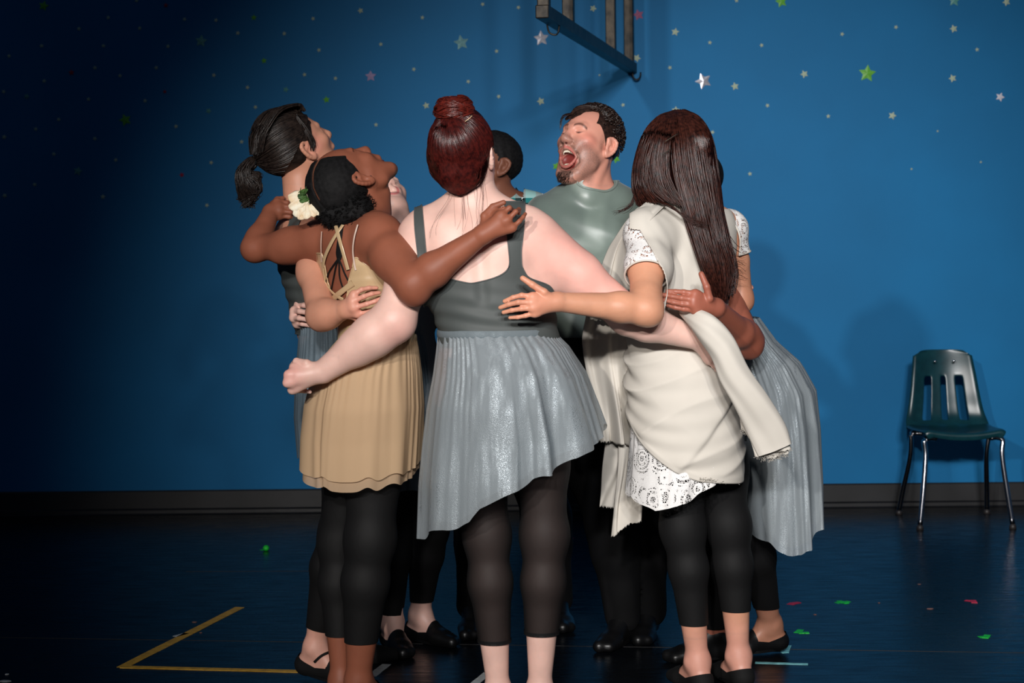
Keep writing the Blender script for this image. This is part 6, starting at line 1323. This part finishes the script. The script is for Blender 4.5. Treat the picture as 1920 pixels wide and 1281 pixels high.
    for k, (x0, y0, x1, y1, x2, y2, x3, y3) in enumerate([(1398, 800, 1470, 790, 1416, 858, 1484, 842), (1412, 815, 1474, 800, 1440, 862, 1478, 850), (1390, 800, 1440, 800, 1428, 858, 1462, 856), (1386, 770, 1420, 790, 1391, 806, 1410, 812)]):
        ys = 5.04+.012*k; sh_ = sheet(p, 'wrap_end_layer', [(x0, y0, ys, x1, y1, ys), ((x0+x2)/2, (y0+y2)/2, ys, (x1+x3)/2, (y1+y3)/2, ys), (x2, y2, ys, x3, y3, ys)], M_WHITE, 30, 24, .006, 1.5, k, rag=.003, parent=wr)
        fray(p, [P(x2, y2, ys), P((x2+x3)/2, (y2+y3)/2+1, ys), P(x3, y3, ys)], 40, .007, wr, k)
    # drapes hanging at the far side
    d1 = sheet(p, 'hanging_drape', [(1098, 590, 5.42, 1192, 590, 5.34), (1090, 640, 5.43, 1194, 660, 5.33), (1098, 700, 5.44, 1196, 720, 5.33), (1112, 770, 5.45, 1196, 780, 5.34), (1116, 826, 5.45, 1198, 838, 5.35)], M_WHITE, fold=.020, nf=2.5, seed=1, nu=70, nv=70, parent=wr)
    d2 = sheet(p, 'hanging_drape', [(1140, 700, 5.47, 1196, 700, 5.42), (1138, 800, 5.48, 1200, 800, 5.42), (1130, 870, 5.48, 1202, 900, 5.42), (1119, 948, 5.49, 1204, 962, 5.42)], M_WHITE, fold=.016, nf=1.6, seed=4, nu=60, nv=60, parent=wr)
    d3 = sheet(p, 'hanging_drape', [(1160, 800, 5.42, 1206, 800, 5.39), (1158, 880, 5.42, 1206, 880, 5.39), (1150, 950, 5.43, 1204, 930, 5.39), (1146, 1006, 5.43, 1200, 976, 5.39)], M_WHITE, fold=.012, nf=1.2, seed=6, nu=50, nv=60, parent=wr)
    # leggings and shoes
    leggings(p, lo+np.array((.2, 0, 0)), np.array((hi[0], hi[1], P(1300, 740, Y)[2])), lambda V: V[:, 2]-np.where(PX(V)[0] < 1341, P(1304, 1168, 5.36)[2], P(1383, 1144, 5.4)[2]), P(1300, 800, Y)[2], M_TIGHT)
    for ft, sd in ((f1, 'foot_a'), (f2, 'foot_b')): shoe(p, ft, M_SHOEC, sd)
    # hair
    cap = hair_cap(p, hd, M_HAIR_CAP, .008, line=lambda q: np.minimum(q[:, 2]+.12, .07-q[:, 1]), extra=[((0, -.03, -.03), (.074, .066, .08), .04)])
    cb = bvh_of(cap, p.base); y0 = Y-.0; g = lambda *pts: [P(x, y, y0+d) for x, y, d in pts]
    gs = [g((1262, 210, .0), (1232, 222, -.0), (1206, 254, -.02), (1190, 305, .0), (1188, 350, .0), (1196, 385, -.02)), g((1262, 210, 0), (1238, 222, -.04), (1218, 252, -.08), (1202, 310, -.08), (1203, 350, -.08), (1222, 378, -.11)), g((1264, 210, 0), (1248, 222, -.065), (1234, 252, -.118), (1222, 310, -.13), (1228, 350, -.14), (1252, 372, -.15)),
          g((1266, 210, 0), (1260, 224, -.08), (1256, 256, -.135), (1252, 310, -.15), (1262, 350, -.155), (1282, 385, -.165))]
    V, Q = strands(gs, 700, .0035, .0022, .0012, 3, 20, .004, 5, hug=(cb, .002)); p.part('side_strands', V, Q, M_HAIR_DK, parent=cap)
    gs = [g((1264, 210, 0), (1263, 223, -.08), (1262, 258, -.135), (1268, 320, -.155), (1282, 380, -.165), (1302, 440, -.185), (1322, 500, -.195), (1342, 560, -.17)), g((1268, 209, 0), (1276, 222, -.078), (1284, 254, -.13), (1292, 320, -.15), (1306, 385, -.16), (1322, 450, -.18), (1338, 510, -.18), (1348, 566, -.16)),
          g((1274, 209, 0), (1290, 221, -.06), (1306, 250, -.105), (1318, 320, -.12), (1330, 385, -.13), (1342, 450, -.15), (1356, 510, -.15), (1352, 560, -.14)), g((1280, 209, .0), (1306, 222, -.03), (1326, 256, -.055), (1338, 325, -.06), (1347, 390, -.09), (1358, 450, -.11), (1370, 505, -.11), (1362, 550, -.11)),
          g((1284, 209, .02), (1312, 226, .0), (1334, 268, .0), (1345, 335, .0), (1352, 395, -.04), (1365, 455, -.07), (1377, 505, -.08), (1369, 545, -.09))]
    V, Q = strands(gs, 2100, .0042, .0024, .0011, 5, 26, .006, 6, hug=(cb, .002)); p.part('long_strands', V, Q, M_HAIR_DK, parent=cap)
    inner = [[q+np.array((0, .028, 0)) for q in k] for k in gs]; V, Q = strands(inner, 500, .006, .004, .002, 6, 20, .004, 6); p.part('under_strands', V, Q, M_HAIR_DK, parent=cap)
    gs = [g((1222, 372, -.11), (1262, 388, -.17), (1300, 420, -.19), (1330, 424, -.2)), g((1205, 372, -.08), (1250, 385, -.17), (1290, 405, -.19), (1316, 418, -.2))]; V, Q = strands(gs, 26, .002, .0007, .0003, 8, 16, .006, 6); p.part('stray_strands', V, Q, M_HAIR_DK, parent=cap)
    gs = [g((1192, 350, .0), (1186, 375, .0), (1172, 392, -.0), (1150, 398, -.0)), g((1196, 340, .0), (1190, 370, -.0), (1186, 384, 0), (1166, 396, -.0))]; V, Q = strands(gs, 22, .003, .0006, .0003, 9, 16, .004, 6); p.part('stray_strands', V, Q, M_HAIR_DK, parent=cap)
    gs = [g((1360, 430, -.06), (1378, 455, -.06), (1388, 463, -.06), (1398, 461, -.06)), g((1362, 500, -.08), (1372, 520, -.06), (1388, 522, -.02), (1400, 528, -.0)), g((1360, 430, -.06), (1374, 448, -.06), (1386, 460, -.06), (1392, 464, -.06))]; V, Q = strands(gs, 26, .0025, .0007, .0003, 10, 16, .004, 6); p.part('stray_strands', V, Q, M_HAIR_DK, parent=cap)
    for a, c in (((1246, 266, -.165), (1272, 250, -.16)), ((1242, 291, -.175), (1258, 279, -.17))):
        V, Q = tube1(g(a, c), .0016, 6, 6); p.part('hair_slide', V, Q, m_st, parent=cap)
person_white()
